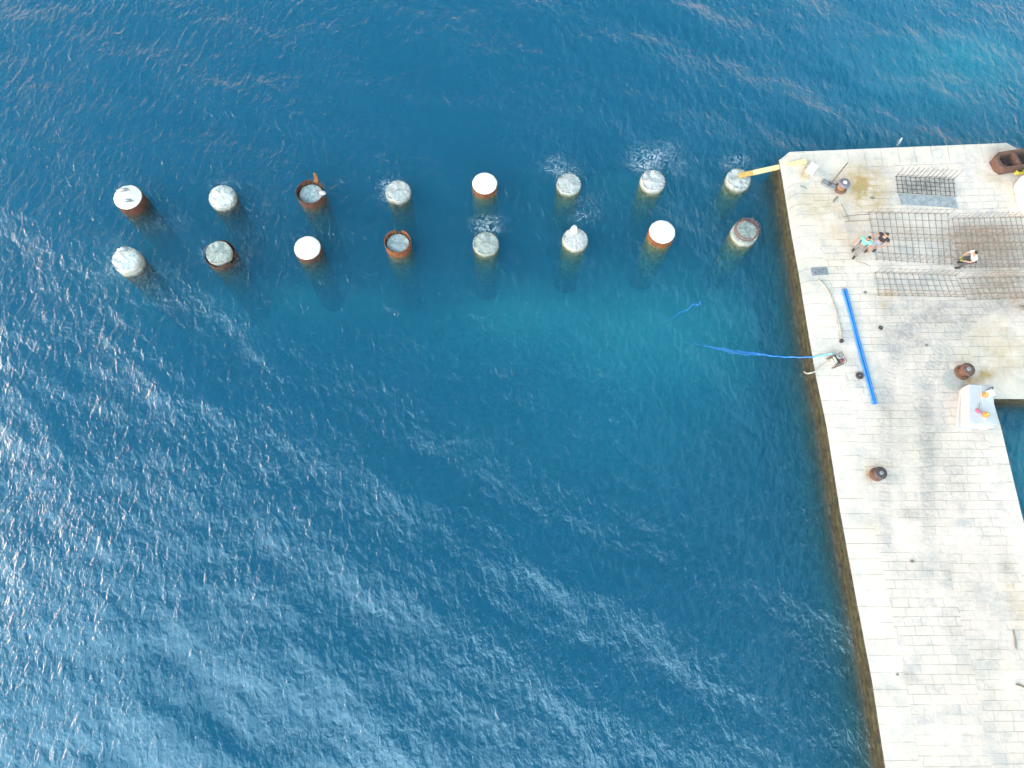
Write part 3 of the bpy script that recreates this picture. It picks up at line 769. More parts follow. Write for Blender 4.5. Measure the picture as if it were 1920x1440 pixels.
# ------------------------------------------------------------------ rebar cages
CG = 'rebar cages lying on the quay'
def cage(back, front, nt_, nl, rows, hgt, label, m, free=False, rr=.0115):
    a, b = P(*back[0]), P(*back[1]); c, d = P(*front[1]), P(*front[0])
    o = a; t = thing('rebar_cage', label, 'rebar cage', (o.x, o.y, DZ), 0, CG)
    rnd = random.Random(nt_*100+nl)
    def q(u, v, z): # u along, v from back to front
        p = (a*(1-u)+b*u)*(1-v)+(d*(1-u)+c*u)*v; return Vector((p.x-o.x, p.y-o.y, z))
    def bar(name, pts, r):
        bm = bmesh.new(); tube(bm, pts, r, 5); obj(name, bm, m, t)
    for i in range(nt_):
        u = i/(nt_-1)+(rnd.random()-.5)*.012
        bar('cross_bar', [q(u+(rnd.random()-.5)*.01, -.03, rr*2.8), q(u, .5, rr*2.8), q(u+(rnd.random()-.5)*.012, 1.03, rr*2.8)], rr)
    for j in range(nl):
        v = j/(nl-1)+(rnd.random()-.5)*.02
        bar('long_bar', [q(-.02-rnd.random()*.02, v, rr), q(.5, v+(rnd.random()-.5)*.01, rr), q(1.02+rnd.random()*.02, v, rr)], rr*.8)
    for v in rows:
        for i in range(nt_):
            u = i/(nt_-1)+(rnd.random()-.5)*.012; l1, l2 = (rnd.random()-.5)*.05, (rnd.random()-.5)*.05
            hh = hgt*(.92+.12*rnd.random())
            bar('upright_bar', [q(u, v, 0), q(u, v, hh*.5)+Vector((l1*.4, l2*.4, 0)), q(u, v, hh)+Vector((l1, l2, 0))], rr*.8)
        for zz in ((.22,) if free else (.35, .92)):
            bar('rail', [q(-.02, v, hgt*zz), q(.5, v+.006, hgt*zz), q(1.02, v, hgt*zz)], rr*.55)
cage([(1680, 331), (1786, 337)], [(1684, 361), (1790, 368)], 13, 5, (0.02,), .82, 'small dark rebar cage with tall free bars, behind a blue grey sheet', M_rebar_dk, True, .013)
cage([(1629, 400), (1776, 402)], [(1644, 487), (1783, 495)], 13, 8, (.02, .55, .98), .58, 'large open rebar cage beside the two walking men', M_rebar)
cage([(1786, 411), (1962, 407)], [(1797, 502), (1985, 500)], 19, 7, (.02, .34, .62, .98), .66, 'brown rusty rebar cage behind the crouching man at the right edge', M_rebar)
cage([(1641, 512), (1790, 517)], [(1648, 554), (1806, 557)], 14, 5, (.02, .98), .60, 'narrow rebar cage nearest the blue pipes and track marks', M_rebar)
cage([(1801, 522), (1965, 518)], [(1815, 562), (1975, 558)], 15, 5, (.02, .98), .60, 'narrow rusty rebar cage in front of the crouching man, cut by the right edge', M_rebar)

def rod(a, b, label, m=M_rebar, r=.013, z=.015, name='rebar_rod', cat='rod', grp='loose rods lying on the paving'):
    p, q = P(*a), P(*b); mid = (p+q)/2
    bm = bmesh.new(); k = Vector((-(q-p).y, (q-p).x, 0)).normalized()*.03
    tube(bm, [p-mid+Vector((0, 0, z)), k+Vector((0, 0, z)), q-mid+Vector((0, 0, z))], r, 6)
    o = obj(name, bm, m); o.location = mid; tag(o, label, cat, grp); return o
rod((1577, 383), (1592, 415), 'thin steep loose rod left of the large open rebar cage')
rod((1580, 407), (1631, 402), 'upper thin loose rod lying level at the corner of the large open cage')
rod((1584, 416), (1633, 414), 'lower thin loose rod lying level beside the large open cage')
rod((1604, 490), (1632, 499), 'short loose rod on the paving below the walking men', r=.01)
rod((1899, 1182), (1904, 1216), 'dark weathered stick near the lower right edge of the quay', M_wood, .03, .03, 'driftwood_stick', 'stick', 'driftwood sticks on the quay')
rod((1904, 1283), (1924, 1292), 'grey stick at the right edge of the photo below the weathered one', M_wood, .035, .035, 'driftwood_stick', 'stick', 'driftwood sticks on the quay')
rod((1562, 380), (1570, 370), 'short brown stick lying by the grey-topped bollard', M_wood, .04, .04, 'driftwood_stick', 'stick', 'driftwood sticks on the quay')

# grey blue sheet under the small cage
bm = bmesh.new(); o = P(1740, 377)
prism(bm, [(P(*p)-o)[:2] for p in ((1684, 364), (1790, 370), (1796, 391), (1760, 388), (1720, 385), (1690, 384))], .006, .022)
ob = obj('plastic_sheet', bm, M_sheet); ob.location = o; tag(ob, 'blue grey sheet lying along the front of the small dark cage', 'sheet')

# ------------------------------------------------------------------ bollards
def bollard(px, py, label, mb, mp, mh, h=.5, r=.28):
    c = P(px, py); t = thing('bollard', label, 'bollard', c, 0, 'mooring bollards on the quay')
    bm = bmesh.new(); lathe(bm, [(r*1.15, 0), (r*1.15, .05), (r*1.0, .08), (r*.8, .1)], 28); obj('base', bm, mb, t, True)
    bm = bmesh.new(); lathe(bm, [(r*.80, .08), (r*.72, .2), (r*.70, h*.6), (r*.78, h*.72)], 28); obj('post', bm, mp, t, True)
    bm = bmesh.new(); lathe(bm, [(r*.78, h*.70), (r*1.0, h*.78), (r*1.06, h*.88), (r*1.0, h*.97), (r*.8, h*1.03), (r*.4, h*1.05), (0, h*1.06)], 28); hd = obj('head', bm, mh, t, True)
    bm = bmesh.new(); lathe(bm, [(r*.34, h*1.04), (r*.34, h*1.09), (r*.27, h*1.1), (0, h*1.1)], 20); obj('top_plate', bm, M_greymetal if mh != M_iron_gr else M_white, hd, True)
bollard(1575, 354, 'bollard with grey head, pale centre and orange post near the quay corner', M_iron_br, M_rustpost, M_iron_gr, .52, .27)
bollard(1643, 890, 'dark brown bollard standing alone on the lower arm of the quay', M_iron_br, M_iron_br, M_iron, .42, .26)
bollard(1803, 699, 'brown rusty bollard with an ochre stain, by the round concrete disc', M_iron_br, M_iron_br, M_iron_br, .5, .30)

# round concrete disc
c = P(1788, 714); bm = bmesh.new(); lathe(bm, [(.50, 0), (.50, .006), (.49, .010), (.3, .012), (0, .013)], 40, lambda th, i, r, z: (r*(1+.03*mnoise.noise(Vector((math.cos(th)*2, math.sin(th)*2, 1)))), z))
o = obj('concrete_disc', bm, surf('disc_concrete', (.34, .30, .275), (.46, .42, .39), 6, .85)); o.location = c; tag(o, 'round grey concrete disc on the paving beside the rusty bollard', 'disc')

# faint ring set in the coping
c = P(1757, 289); bm = bmesh.new(); tube(bm, [(.26*math.cos(a*math.pi/16), .26*math.sin(a*math.pi/16), .008) for a in range(33)], .014, 6, False)
o = obj('mooring_ring', bm, surf('pale_ring', (.48, .45, .42), None)); o.location = c; tag(o, 'faint pale ring lying on the coping along the back edge', 'ring')

# ------------------------------------------------------------------ upright pole on grey feet
c = P(1553, 348); t = thing('pole_stand', 'grey rubber stand with a thin upright pole next to the grey-topped bollard', 'stand', c, R(-30))
for s_ in (-1, 1):
    bm = bmesh.new(); box(bm, (s_*.19, 0, .07), (.36, .30, .14), 0, .03); box(bm, (s_*.19, .04, .155), (.2, .12, .03), 0, .008); obj('foot_block', bm, M_grey, t)
bm = bmesh.new(); tube(bm, [(.04, .02, .1), (.05, .02, 1.0), (.06, .03, 1.85)], .028, 10); obj('pole', bm, surf('pole_paint', (.12, .09, .09), None), t)
bm = bmesh.new(); lathe(bm, [(.06, .1), (.06, .2), (.04, .24)], 16); bmesh.ops.translate(bm, vec=(.04, .02, 0), verts=bm.verts[:]); obj('socket', bm, M_black, t)

# timber beam from the pile to the quay
a = Vector((c8.x-.02, c8.y+.06, .42)); b = P(1512, 302, DZ+.1)
t = thing('timber_beam', 'long yellow timber beam bridging from the nearest pile to the quay corner', 'beam', a)
d = b-a; L = d.length; rot = d.to_track_quat('X', 'Z').to_matrix()
bm = bmesh.new(); box(bm, rot @ Vector((L*.2+L*.4, .06, 0)), (L*.8, .115, .12), bev=.012, rot=rot); box(bm, rot @ Vector((L*.2+L*.4, -.062, 0)), (L*.8, .115, .12), bev=.012, rot=rot); obj('plank', bm, M_timber, t)
bm = bmesh.new(); box(bm, rot @ Vector((L*.1-.01, 0, 0)), (L*.2, .24, .122), bev=.012, rot=rot); obj('stained_end', bm, M_timber_wet, t)

# white foam block on a brown board
c = P(1519, 321); bm = bmesh.new(); box(bm, (0, 0, .20), (.40, .50, .26), R(-38), .02)
o = obj('foam_block', bm, M_white); o.location = c; tag(o, 'white square foam block standing near the end of the timber beam', 'block')
c = P(1511, 325); bm = bmesh.new(); box(bm, (0, 0, .03), (.30, .62, .05), R(-20), .006)
o = obj('wood_board', bm, M_board); o.location = c; tag(o, 'brown board partly under the white foam block', 'board')
rod((1500, 349), (1512, 354), 'thin dark splinter of wood below the white foam block', M_wood, .02, .02, 'driftwood_stick', 'stick', 'driftwood sticks on the quay')

# ------------------------------------------------------------------ drain cover, lids, stones
c = P(1536, 509); t = thing('drain_cover', 'grey rectangular drain cover with dark holes near the quay edge', 'drain cover', c, R(4))
bm = bmesh.new(); box(bm, (0, 0, .02), (.76, .40, .04), 0, .008); obj('plate', bm, M_greymetal, t)
for x, y in ((-.06, .05), (.06, .05), (0, -.05), (.12, -.06), (.2, .08), (-.2, -.05)):
    bm = bmesh.new(); lathe(bm, [(.028, .035), (.028, .045), (0, .046)], 12); bmesh.ops.translate(bm, vec=(x, y, 0), verts=bm.verts[:]); obj('hole', bm, M_black, t)
def lid(px, py, r, label, h=.09):
    c = P(px, py); t = thing('lid', label, 'lid', c, 0)
    bm = bmesh.new(); lathe(bm, [(r, 0), (r*1.02, h*.7), (r*.95, h), (r*.8, h*.9), (r*.3, h*.85), (0, h*.9)], 24); obj('disc', bm, M_iron, t, True)
    bm = bmesh.new(); box(bm, (0, 0, h*.95), (r*.7, r*.16, .03), .5, .006); obj('handle', bm, M_greymetal, t)
lid(1611, 705, .165, 'dark round lid left of the blue pipes')
lid(1651, 615, .10, 'small dark round lid on a pale slab right of the blue pipes', .05)
lid(1577, 640, .09, 'small dark cap at the lower end of the cream hose', .1)
def stone(px, py, s_, label):
    c = P(px, py); bm = bmesh.new(); ball(bm, (0, 0, s_*.4), (s_, s_*.7, s_*.5), 2)
    for v in bm.verts: v.co *= 1+.3*mnoise.noise(v.co*14)
    o = obj('stone', bm, M_wood); o.location = c; tag(o, label, 'stone', 'small stones lying on the paving')
stone(1622, 549, .09, 'dark pebble left of the narrow cage near the blue pipes')
stone(1710, 1053, .09, 'dark pebble alone on the lower arm of the quay')
stone(1737, 648, .08, 'dark pebble between the track marks')
stone(1682, 1265, .06, 'dark pebble on the coping near the bottom of the photo')
stone(1917, 578, .16, 'dark lump at the right edge in front of the narrow rusty cage')
stone(1635, 372, .10, 'dark pebble on the ochre stain beside the grey-topped bollard')

# ------------------------------------------------------------------ pipes and hoses
p0, p1 = P(1582, 543), P(1639, 758); dv = (p1-p0); L = dv.length; an = math.atan2(dv.y, dv.x)
for s_, lab in ((-1, 'long blue plastic pipe of the pair, the one closer to the sea'), (1, 'long blue plastic pipe of the pair, the one closer to the track marks')):
    mid = (p0+p1)/2+Vector((math.sin(an), -math.cos(an), 0))*(-s_*.060)
    t = thing('blue_pipe', lab, 'pipe', mid, an, 'pair of blue pipes lying on the paving')
    bm = bmesh.new(); n = 14
    tube(bm, [(-L/2+L*i/n, .012*math.sin(i*.7+s_), .054) for i in range(n+1)], .052, 14, False)
    tube(bm, [(L/2-L*i/n, .012*math.sin((n-i)*.7+s_), .054) for i in range(n+1)], .043, 14, False)
    obj('tube', bm, M_blue, t, True)
    bm = bmesh.new(); tube(bm, [(L/2-.22, .012*math.sin(n*.7+s_), .054), (L/2+.0, .012*math.sin(n*.7+s_), .054)], .058, 14, False); obj('socket_end', bm, M_blue, t, True)

def hose(ctrl, r, m, name, label, cat='hose', n=8, grp=None):
    o0 = Vector(ctrl[0]); bm = bmesh.new(); tube(bm, smooth_path([Vector(p)-o0 for p in ctrl], n), r, 8)
    o = obj(name, bm, m, None, True); o.location = o0; return tag(o, label, cat, grp)
hose([P(1533, 524, DZ+.04), P(1543, 531, DZ+.04), P(1555, 548, DZ+.04), P(1564, 570, DZ+.04), P(1571, 595, DZ+.04), P(1578, 622, DZ+.04), P(1577, 640, DZ+.06)], .026, M_creamgrey, 'cream_hose', 'grey cream hose lying in a long bend between drain cover and small cap')
hose([P(1508, 697, .05), P(1512, 700, .5), P(1519, 699.5, 1.0), P(1527, 697, DZ+.08), P(1534, 693, DZ+.05), P(1545, 684, DZ+.05), P(1553, 680, DZ+.1), P(1560, 678, DZ+.2)], .036, M_cream, 'suction_hose', 'cream suction hose hanging from the pump over the quay edge')

# blue discharge hose trailing into the sea
rng = random.Random(5)
def strands(pxz, spread, n, r, m, seed):
    bm = bmesh.new(); rr = random.Random(seed); base = [P(*p) for p in pxz]; o0 = base[0].copy()
    pth = smooth_path(base, 10)
    for k in range(n):
        ph = rr.random()*6; am = .3+.7*rr.random(); q = []
        for i, p in enumerate(pth):
            t = i/(len(pth)-1); w_ = spread(t)*am
            q.append(p-o0+Vector((.08*math.sin(i*.9+ph*2)*w_*2, w_*math.sin(i*.55+ph+k), .12*w_*math.sin(i*.8+ph))))
        tube(bm, q, [r*(1-.3*i/len(q)) for i in range(len(q))], 6)
    return bm, o0
t = thing('trailing_hose', 'blue hose running from the pump over the quay edge and out into the sea', 'hose', P(1560, 664, DZ))
bm, o0 = strands([(1561, 663, DZ+.25), (1552, 664, DZ+.06), (1540, 666, DZ+.05), (1527, 669, DZ+.06)], lambda t_: .0, 1, .05, M_teal, 1)
o = obj('deck_length', bm, M_teal, t, True); o.location = o0-Vector(t.location)
bm, o0 = strands([(1527, 669, DZ+.06), (1520, 669.5, DZ-.1), (1500, 670, .5), (1478, 669.5, .05), (1455, 668, .05), (1432, 665, .04), (1420, 663, .02)], lambda t_: .05*t_, 2, .030, M_bluerope, 2)
o = obj('surface_length', bm, M_bluerope, t, True); o.location = o0-Vector(t.location)
bm, o0 = strands([(1430, 665, .03), (1410, 663, .0), (1385, 661, -.03), (1360, 656, -.15), (1335, 651, -.45), (1305, 645, -1.0), (1272, 640, -1.9)], lambda t_: .17*math.sin(math.pi*min(1, t_*1.2+.05))*(1-t_*.5), 6, .010, M_bluerope, 3)
o = obj('tangled_length', bm, M_bluerope, t, True); o.location = o0-Vector(t.location)
bm, o0 = strands([(1314, 567, -.4), (1300, 573, -.6), (1280, 584, -1.0), (1262, 595, -1.5), (1242, 607, -2.2)], lambda t_: .12*(1-t_*.8), 4, .015, M_bluerope, 9)
o = obj('sunken_rope', bm, M_bluerope, None, True); o.location = o0; tag(o, 'faint blue rope sinking under the water left of the quay', 'rope')

# ------------------------------------------------------------------ motor pump
c = P(1565, 678); t = thing('motor_pump', 'small motor pump in a dark frame with hoses at the quay edge', 'pump', c, R(22))
for y in (-.24, .24):
    bm = bmesh.new(); tube(bm, [(-.30, y, .03), (-.27, y, .012+.018), (.30, y, .03)], .022, 8); obj('frame_rail', bm, M_iron_br, t)
bm = bmesh.new()
for x in (-.26, .28):
    tube(bm, [(x, -.24, .03), (x, -.24, .40), (x, .24, .40), (x, .24, .03)], .016, 8)
obj('frame_hoop', bm, M_iron_br, t)
bm = bmesh.new(); box(bm, (.08, -.02, .20), (.28, .34, .26), 0, .03); obj('engine_block', bm, M_black, t)
bm = bmesh.new(); lathe(bm, [(.13, 0), (.14, .04), (.12, .09), (.05, .10), (.04, .08), (0, .08)], 22); bmesh.ops.translate(bm, vec=(.10, .09, .33), verts=bm.verts[:]); obj('fan_housing', bm, M_greymetal, t, True)
bm = bmesh.new(); box(bm, (.12, -.13, .36), (.2, .12, .08), 0, .02); obj('air_filter', bm, surf('pump_red', (.30, .06, .05), (.2, .05, .05), 30), t)
bm = bmesh.new(); lathe(bm, [(.12, -.09), (.15, -.07), (.15, .07), (.12, .09)], 22); bmesh.ops.transform(bm, matrix=Matrix.Translation((-.15, 0, .2)) @ Matrix.Rotation(R(90), 4, 'Y'), verts=bm.verts[:]); obj('pump_casing', bm, M_cream, t, True)
bm = bmesh.new(); tube(bm, [(-.15, 0, .3), (-.16, .03, .40), (-.20, .16, .42)], .045, 10); tube(bm, [(-.2, 0, .2), (-.34, -.02, .18)], .05, 10); obj('hose_port', bm, M_cream, t, True)

# ------------------------------------------------------------------ white block and the things on it
zb = .72
tl, tr_, br_, bl_ = P(1817, 720, DZ+zb), P(1864, 722, DZ+zb), P(1866, 800, DZ+zb), P(1817, 794, DZ+zb)
c = (tl+tr_+br_+bl_)/4; c.z = DZ
t = thing('white_block', 'big white block by the basin corner carrying orange floats and a jug', 'block', c)
q = [(p-c)[:2] for p in (bl_, br_, tr_, tl)]
bm = bmesh.new(); prism(bm, q, .10, zb); bmesh.ops.bevel(bm, geom=[e for e in bm.edges], offset=.035, segments=2, affect='EDGES'); obj('body', bm, M_block, t)
bm = bmesh.new(); qi = [(x*.9-.03, y*.93) for x, y in q]; prism(bm, qi, 0, .10); obj('plinth', bm, M_stonepale, t)
bm = bmesh.new(); prism(bm, [(x*.46+.27, y*.94) for x, y in q], zb-.002, zb+.03); bmesh.ops.bevel(bm, geom=[e for e in bm.edges], offset=.01, segments=1, affect='EDGES'); obj('top_panel', bm, M_block, t)
bm = bmesh.new(); lw = P(1809, 727)-c                                    # low step on the quay side
for p in ((1801, 731), (1815, 729), (1812, 806), (1793, 803)): pass
prism(bm, [(P(*p, DZ+.12)-c)[:2] for p in ((1794, 803), (1822, 806), (1822, 729), (1802, 731))], 0, .12); obj('step', bm, M_block, t)
ZT = DZ+zb+.03
def float_(px, py, label, r=.13):
    c = P(px, py, ZT); tt = thing('float', label, 'float', c, .6, 'orange floats on the white block'); r *= .9
    bm = bmesh.new(); ball(bm, (0, 0, r), (r, r, r), 3); obj('ball', bm, M_orange, tt, True)
    bm = bmesh.new(); lathe(bm, [(r*.35, 1.85*r), (r*.35, 2.05*r), (r*.2, 2.1*r), (0, 2.1*r)], 14); obj('collar', bm, M_yellow, tt, True)
float_(1844, 742, 'orange ball float next to the white jug on the white block')
float_(1845, 779, 'orange ball float near the front of the white block', .14)
c = P(1853, 739, ZT); t = thing('jug', 'white jug with black handles standing on the white block', 'jug', c, .2)
bm = bmesh.new(); box(bm, (0, 0, .14), (.22, .28, .28), 0, .05); obj('body', bm, M_white, t, True)
bm = bmesh.new(); tube(bm, [(-.1, .16, .2), (-.08, .2, .34), (.08, .2, .34), (.1, .16, .2)], .022, 8); obj('handle', bm, M_black, t)
bm = bmesh.new(); lathe(bm, [(.05, .27), (.05, .32), (0, .32)], 12); obj('lid', bm, M_white, t)
c = P(1833, 771, DZ+zb); t = thing('plunger', 'pink-headed tool with a thin grey stick lying on the white block', 'tool', c)
bm = bmesh.new(); lathe(bm, [(.10, 0), (.11, .03), (.07, .08), (.03, .11), (0, .11)], 18); obj('head', bm, M_pink, t, True)
e = P(1837, 756, DZ+zb+.03)-c
bm = bmesh.new(); tube(bm, [(0, 0, .09), e], .014, 8); obj('stick', bm, M_greymetal, t)

# ------------------------------------------------------------------ rusty trough, crate, tarpaulin at the right edge
zt = .55
A, B, C_, D_ = P(1866, 290, DZ+zt), P(1874, 315, DZ+zt), P(1990, 300, DZ+zt), P(1985, 268, DZ+zt)
c = (A+B+C_+D_)/4; c.z = DZ
t = thing('steel_trough', 'rusty brown steel trough with open compartments at the back right corner', 'trough', c)
ax = ((C_+D_)/2-(A+B)/2); ax.z = 0; L = ax.length; ang = math.atan2(ax.y, ax.x); W = 1.0
t.rotation_euler = (0, 0, ang)
M_tr = surf('trough_rust', (.075, .038, .03), (.16, .08, .058), 6, .85, 0, .01, 20); M_tri = surf('trough_inside', (.05, .028, .022), (.12, .06, .045), 6, .9)
bm = bmesh.new()
hl, hw = L/2, W/2
outl = [(-hl+.22, -hw), (hl, -hw), (hl, hw), (-hl+.25, hw), (-hl, hw*.55), (-hl+.02, -hw*.5)]
inl = [(x*(.93 if x > 0 else .90)+.02, y*.70) for x, y in outl]
n = len(outl)
vo0 = [bm.verts.new((x*.97, y*.94, .02)) for x, y in outl]; vo1 = [bm.verts.new((x, y, zt)) for x, y in outl]
vi1 = [bm.verts.new((x, y, zt)) for x, y in inl]; vi0 = [bm.verts.new((x*.97, y*.9, .10)) for x, y in inl]
for i in range(n):
    j = (i+1) % n
    bm.faces.new((vo0[i], vo0[j], vo1[j], vo1[i])); bm.faces.new((vo1[i], vo1[j], vi1[j], vi1[i])); bm.faces.new((vi1[i], vi1[j], vi0[j], vi0[i]))
bm.faces.new(vi0[::-1]); bm.faces.new(vo0)
bmesh.ops.bevel(bm, geom=[e for e in bm.edges], offset=.018, segments=1, affect='EDGES'); obj('hull', bm, M_tr, t)
for x in (-hl+1.05, -hl+2.15):
    bm = bmesh.new(); box(bm, (x, 0, .34), (.16, W*.74, .46), .08, .02); obj('divider', bm, M_tr, t)
for k, (x0, x1) in enumerate(((-hl+.4, -hl+.95), (-hl+1.2, -hl+2.0))):
    bm = bmesh.new(); ball(bm, ((x0+x1)/2, 0, .12), ((x1-x0)/2, W*.30, .10), 3)
    for v in bm.verts: v.co.z += .05*mnoise.noise(v.co*5)
    obj('scrap_fill', bm, M_tri, t)
for y in (-hw*.85, hw*.85):
    bm = bmesh.new(); tube(bm, [(-hl+.3, y, zt+.012), (hl, y, zt+.012)], .03, 8); obj('rim_rail', bm, M_iron_br, t)
c = P(1908, 323); t = thing('crate', 'yellow plastic crate between the rusty trough and the white tarpaulin heap', 'crate', c, R(6))
bm = bmesh.new(); box(bm, (0, 0, .03), (.38, .34, .06), 0, .01); obj('bottom', bm, M_yellow, t)
for x, y, sx_, sy_ in ((-.19, 0, .03, .36), (.19, 0, .03, .36), (0, -.165, .35, .03), (0, .165, .35, .03)):
    bm = bmesh.new(); box(bm, (x, y, .13), (sx_, sy_, .2), 0, .008); obj('side', bm, M_yellow, t)
c = P(1934, 376); bm = bmesh.new(); bmesh.ops.create_cube(bm, size=1); bmesh.ops.subdivide_edges(bm, edges=bm.edges[:], cuts=9, use_grid_fill=True)
for v in bm.verts:
    p = v.co*2; r = max(1e-6, (abs(p.x)**5+abs(p.y)**5+abs(p.z)**5)**.2); p = p/r
    p = Vector((p.x*.85, p.y*1.0, max(0, (p.z+.9)*.42))); nn = mnoise.noise(p*2.5)
    v.co = p*(1+.07*nn)
o = obj('tarpaulin_heap', bm, M_tarp, None, True); o.location = c; tag(o, 'white rounded tarpaulin heap at the right edge below the yellow crate', 'tarpaulin')

# ------------------------------------------------------------------ people
def skin(name, pts, edges, rad, mat, parent, root=0, sub=1):
    me = bpy.data.meshes.new(name); me.from_pydata([tuple(p) for p in pts], edges, []); o = link(bpy.data.objects.new(name, me)); o.parent = parent
    o.modifiers.new('skin', 'SKIN'); sm = o.modifiers.new('sub', 'SUBSURF'); sm.levels = sm.render_levels = sub
    sv = me.skin_vertices[0].data if me.skin_vertices else None
    if sv is None:
        me.attributes; bm = bmesh.new(); bm.from_mesh(me); bm.verts.layers.skin.verify(); bm.to_mesh(me); bm.free(); sv = me.skin_vertices[0].data
    for i, r in enumerate(rad):
        sv[i].radius = (r, r) if not isinstance(r, tuple) else r; sv[i].use_root = (i == root)
    me.materials.append(mat)
    dg = bpy.context.evaluated_depsgraph_get(); ev = o.evaluated_get(dg); nm = bpy.data.meshes.new_from_object(ev)
    o.modifiers.clear(); nm.name = name; o.data = nm
    for p in nm.polygons: p.use_smooth = True
    return o

def lerp(a, b, t): return Vector(a)*(1-t)+Vector(b)*t

def add_mesh(o, bm):
    """join extra shapes into an object's one mesh"""
    b2 = bmesh.new(); b2.from_mesh(o.data); me = bpy.data.meshes.new('tmp'); bm.to_mesh(me); bm.free(); b2.from_mesh(me)
    b2.to_mesh(o.data); b2.free(); bpy.data.meshes.remove(me)
    for p in o.data.polygons: p.use_smooth = True

def person(px, py, rz, J, label, shirt, legs, skin_m, shorts=False, gloves=None):
    """J: joints in local metres, facing +y.  One continuous skinned body; clothes and hair are parts."""
    c = P(px, py); t = thing('person', label, 'person', c, rz, 'workers on the quay'); t.scale = (.95, .95, .95)
    J = {k: Vector(v) for k, v in J.items()}
    order = ['pelvis', 'chest', 'neck', 'head', 'crown', 'shl', 'ell', 'wrl', 'hal', 'shr', 'elr', 'wrr', 'har', 'hil', 'knl', 'anl', 'hir', 'knr', 'anr']
    rad = {'pelvis': (.15, .11), 'chest': (.16, .11), 'neck': .055, 'head': (.075, .085), 'crown': .07, 'shl': .06, 'ell': .045, 'wrl': .032, 'hal': .036, 'hil': .088, 'knl': .058, 'anl': .042}
    for k in list(rad):
        if k.endswith('l') and len(k) == 3: rad[k[:-1]+'r'] = rad[k]
    ed = [('pelvis', 'chest'), ('chest', 'neck'), ('neck', 'head'), ('head', 'crown'), ('chest', 'shl'), ('shl', 'ell'), ('ell', 'wrl'), ('wrl', 'hal'), ('chest', 'shr'), ('shr', 'elr'), ('elr', 'wrr'), ('wrr', 'har'),
          ('pelvis', 'hil'), ('hil', 'knl'), ('knl', 'anl'), ('pelvis', 'hir'), ('hir', 'knr'), ('knr', 'anr')]
    ix = {k: i for i, k in enumerate(order)}
    body = skin('body', [J[k] for k in order], [(ix[a], ix[b]) for a, b in ed], [rad[k] for k in order], skin_m, t, 0)
    fw = (J['face']-J['head']).normalized() if 'face' in J else Vector((0, 1, 0))
    side = Vector((0, 0, 1)).cross(fw).normalized(); up = fw.cross(side).normalized()*-1 if fw.cross(side).z < 0 else fw.cross(side)
    bm = bmesh.new()
    H = lerp(J['head'], J['crown'], .5)
    ball(bm, H+fw*.01, (.078, .095, .112), 2, Matrix((side, fw, up)).transposed())
    tube(bm, [H+fw*.095+up*.01, H+fw*.118-up*.03, H+fw*.095-up*.038], [.008, .016, .010], 6)     # nose
    tube(bm, [H+fw*.094-up*.062+side*-.022, H+fw*.10-up*.064, H+fw*.094-up*.062+side*.022], [.004, .008, .004], 6)  # lips
    for s_ in (-1, 1): ball(bm, H+side*(.08*s_)-up*.01, (.012, .022, .034), 1, Matrix((side, fw, up)).transposed())
    for w_, e_, h_, sg in (('wrl', 'ell', 'hal', 1), ('wrr', 'elr', 'har', -1)):
        dr = (J[h_]-J[w_]).normalized(); pal = dr.cross(fw); pal = pal.normalized() if pal.length > .05 else side
        bn = dr.cross(pal).normalized()
        ln = (.070, .082, .076, .060)
        for k in range(4):
            st = J[h_]+dr*.02+pal*((k-1.5)*.020)
            tube(bm, [st, st+dr*ln[k]*.5+bn*.008, st+dr*ln[k]*.95+bn*.03], [.0095, .009, .007], 6)
        st = J[w_]+dr*.03+pal*.03*-1
        tube(bm, [st, st+dr*.03-pal*.025, st+dr*.065-pal*.03+bn*.015], [.011, .0105, .008], 6)
    add_mesh(body, bm)
    for s_ in (-1, 1):
        bm = bmesh.new(); ball(bm, H+fw*.098+side*(.03*s_)+up*.012, (.011, .006, .008), 1, Matrix((side, fw, up)).transposed()); obj('eye', bm, M_eye, t, True)
    bm = bmesh.new(); ball(bm, H-fw*.012+up*.03, (.085, .098, .098), 3, Matrix((side, fw, up)).transposed())
    kill = [v for v in bm.verts if (v.co-H).dot(up) < -.02+.09*max(0, (v.co-H).dot(fw)/.08)]
    bmesh.ops.delete(bm, geom=kill, context='VERTS'); obj('hair', bm, M_hair, t, True)
    # shirt
    sv = ['pelvis', 'chest', 'neck', 'shl', 'shr']; pts = [J['pelvis']+Vector((0, 0, .02)), J['chest'], lerp(J['chest'], J['neck'], .62), J['shl'], J['shr'], lerp(J['shl'], J['ell'], .62), lerp(J['shr'], J['elr'], .62)]
    skin('shirt', pts, [(0, 1), (1, 2), (1, 3), (1, 4), (3, 5), (4, 6)], [(.185, .14), (.19, .135), .085, .085, .085, .078, .078], shirt, t, 0)
    k = .98 if not shorts else .88
    def leg_pts(hp, kn, an): return [J[hp], J[kn]] + ([lerp(J[kn], J[an], .9)] if not shorts else [])
    pl_, el_, rl_ = [J['pelvis']+Vector((0, 0, .04))], [], [(.175, .135)]
    for hp, kn, an in (('hil', 'knl', 'anl'), ('hir', 'knr', 'anr')):
        i0 = len(pl_)
        if shorts:
            pl_ += [J[hp], lerp(J[hp], J[kn], .92)]; rl_ += [.115, .10]; el_ += [(0, i0), (i0, i0+1)]
        else:
            pl_ += [J[hp], J[kn], lerp(J[kn], J[an], .93)]; rl_ += [.115, .082, .07]; el_ += [(0, i0), (i0, i0+1), (i0+1, i0+2)]
    skin('shorts' if shorts else 'trousers', pl_, el_, rl_, legs, t, 0)
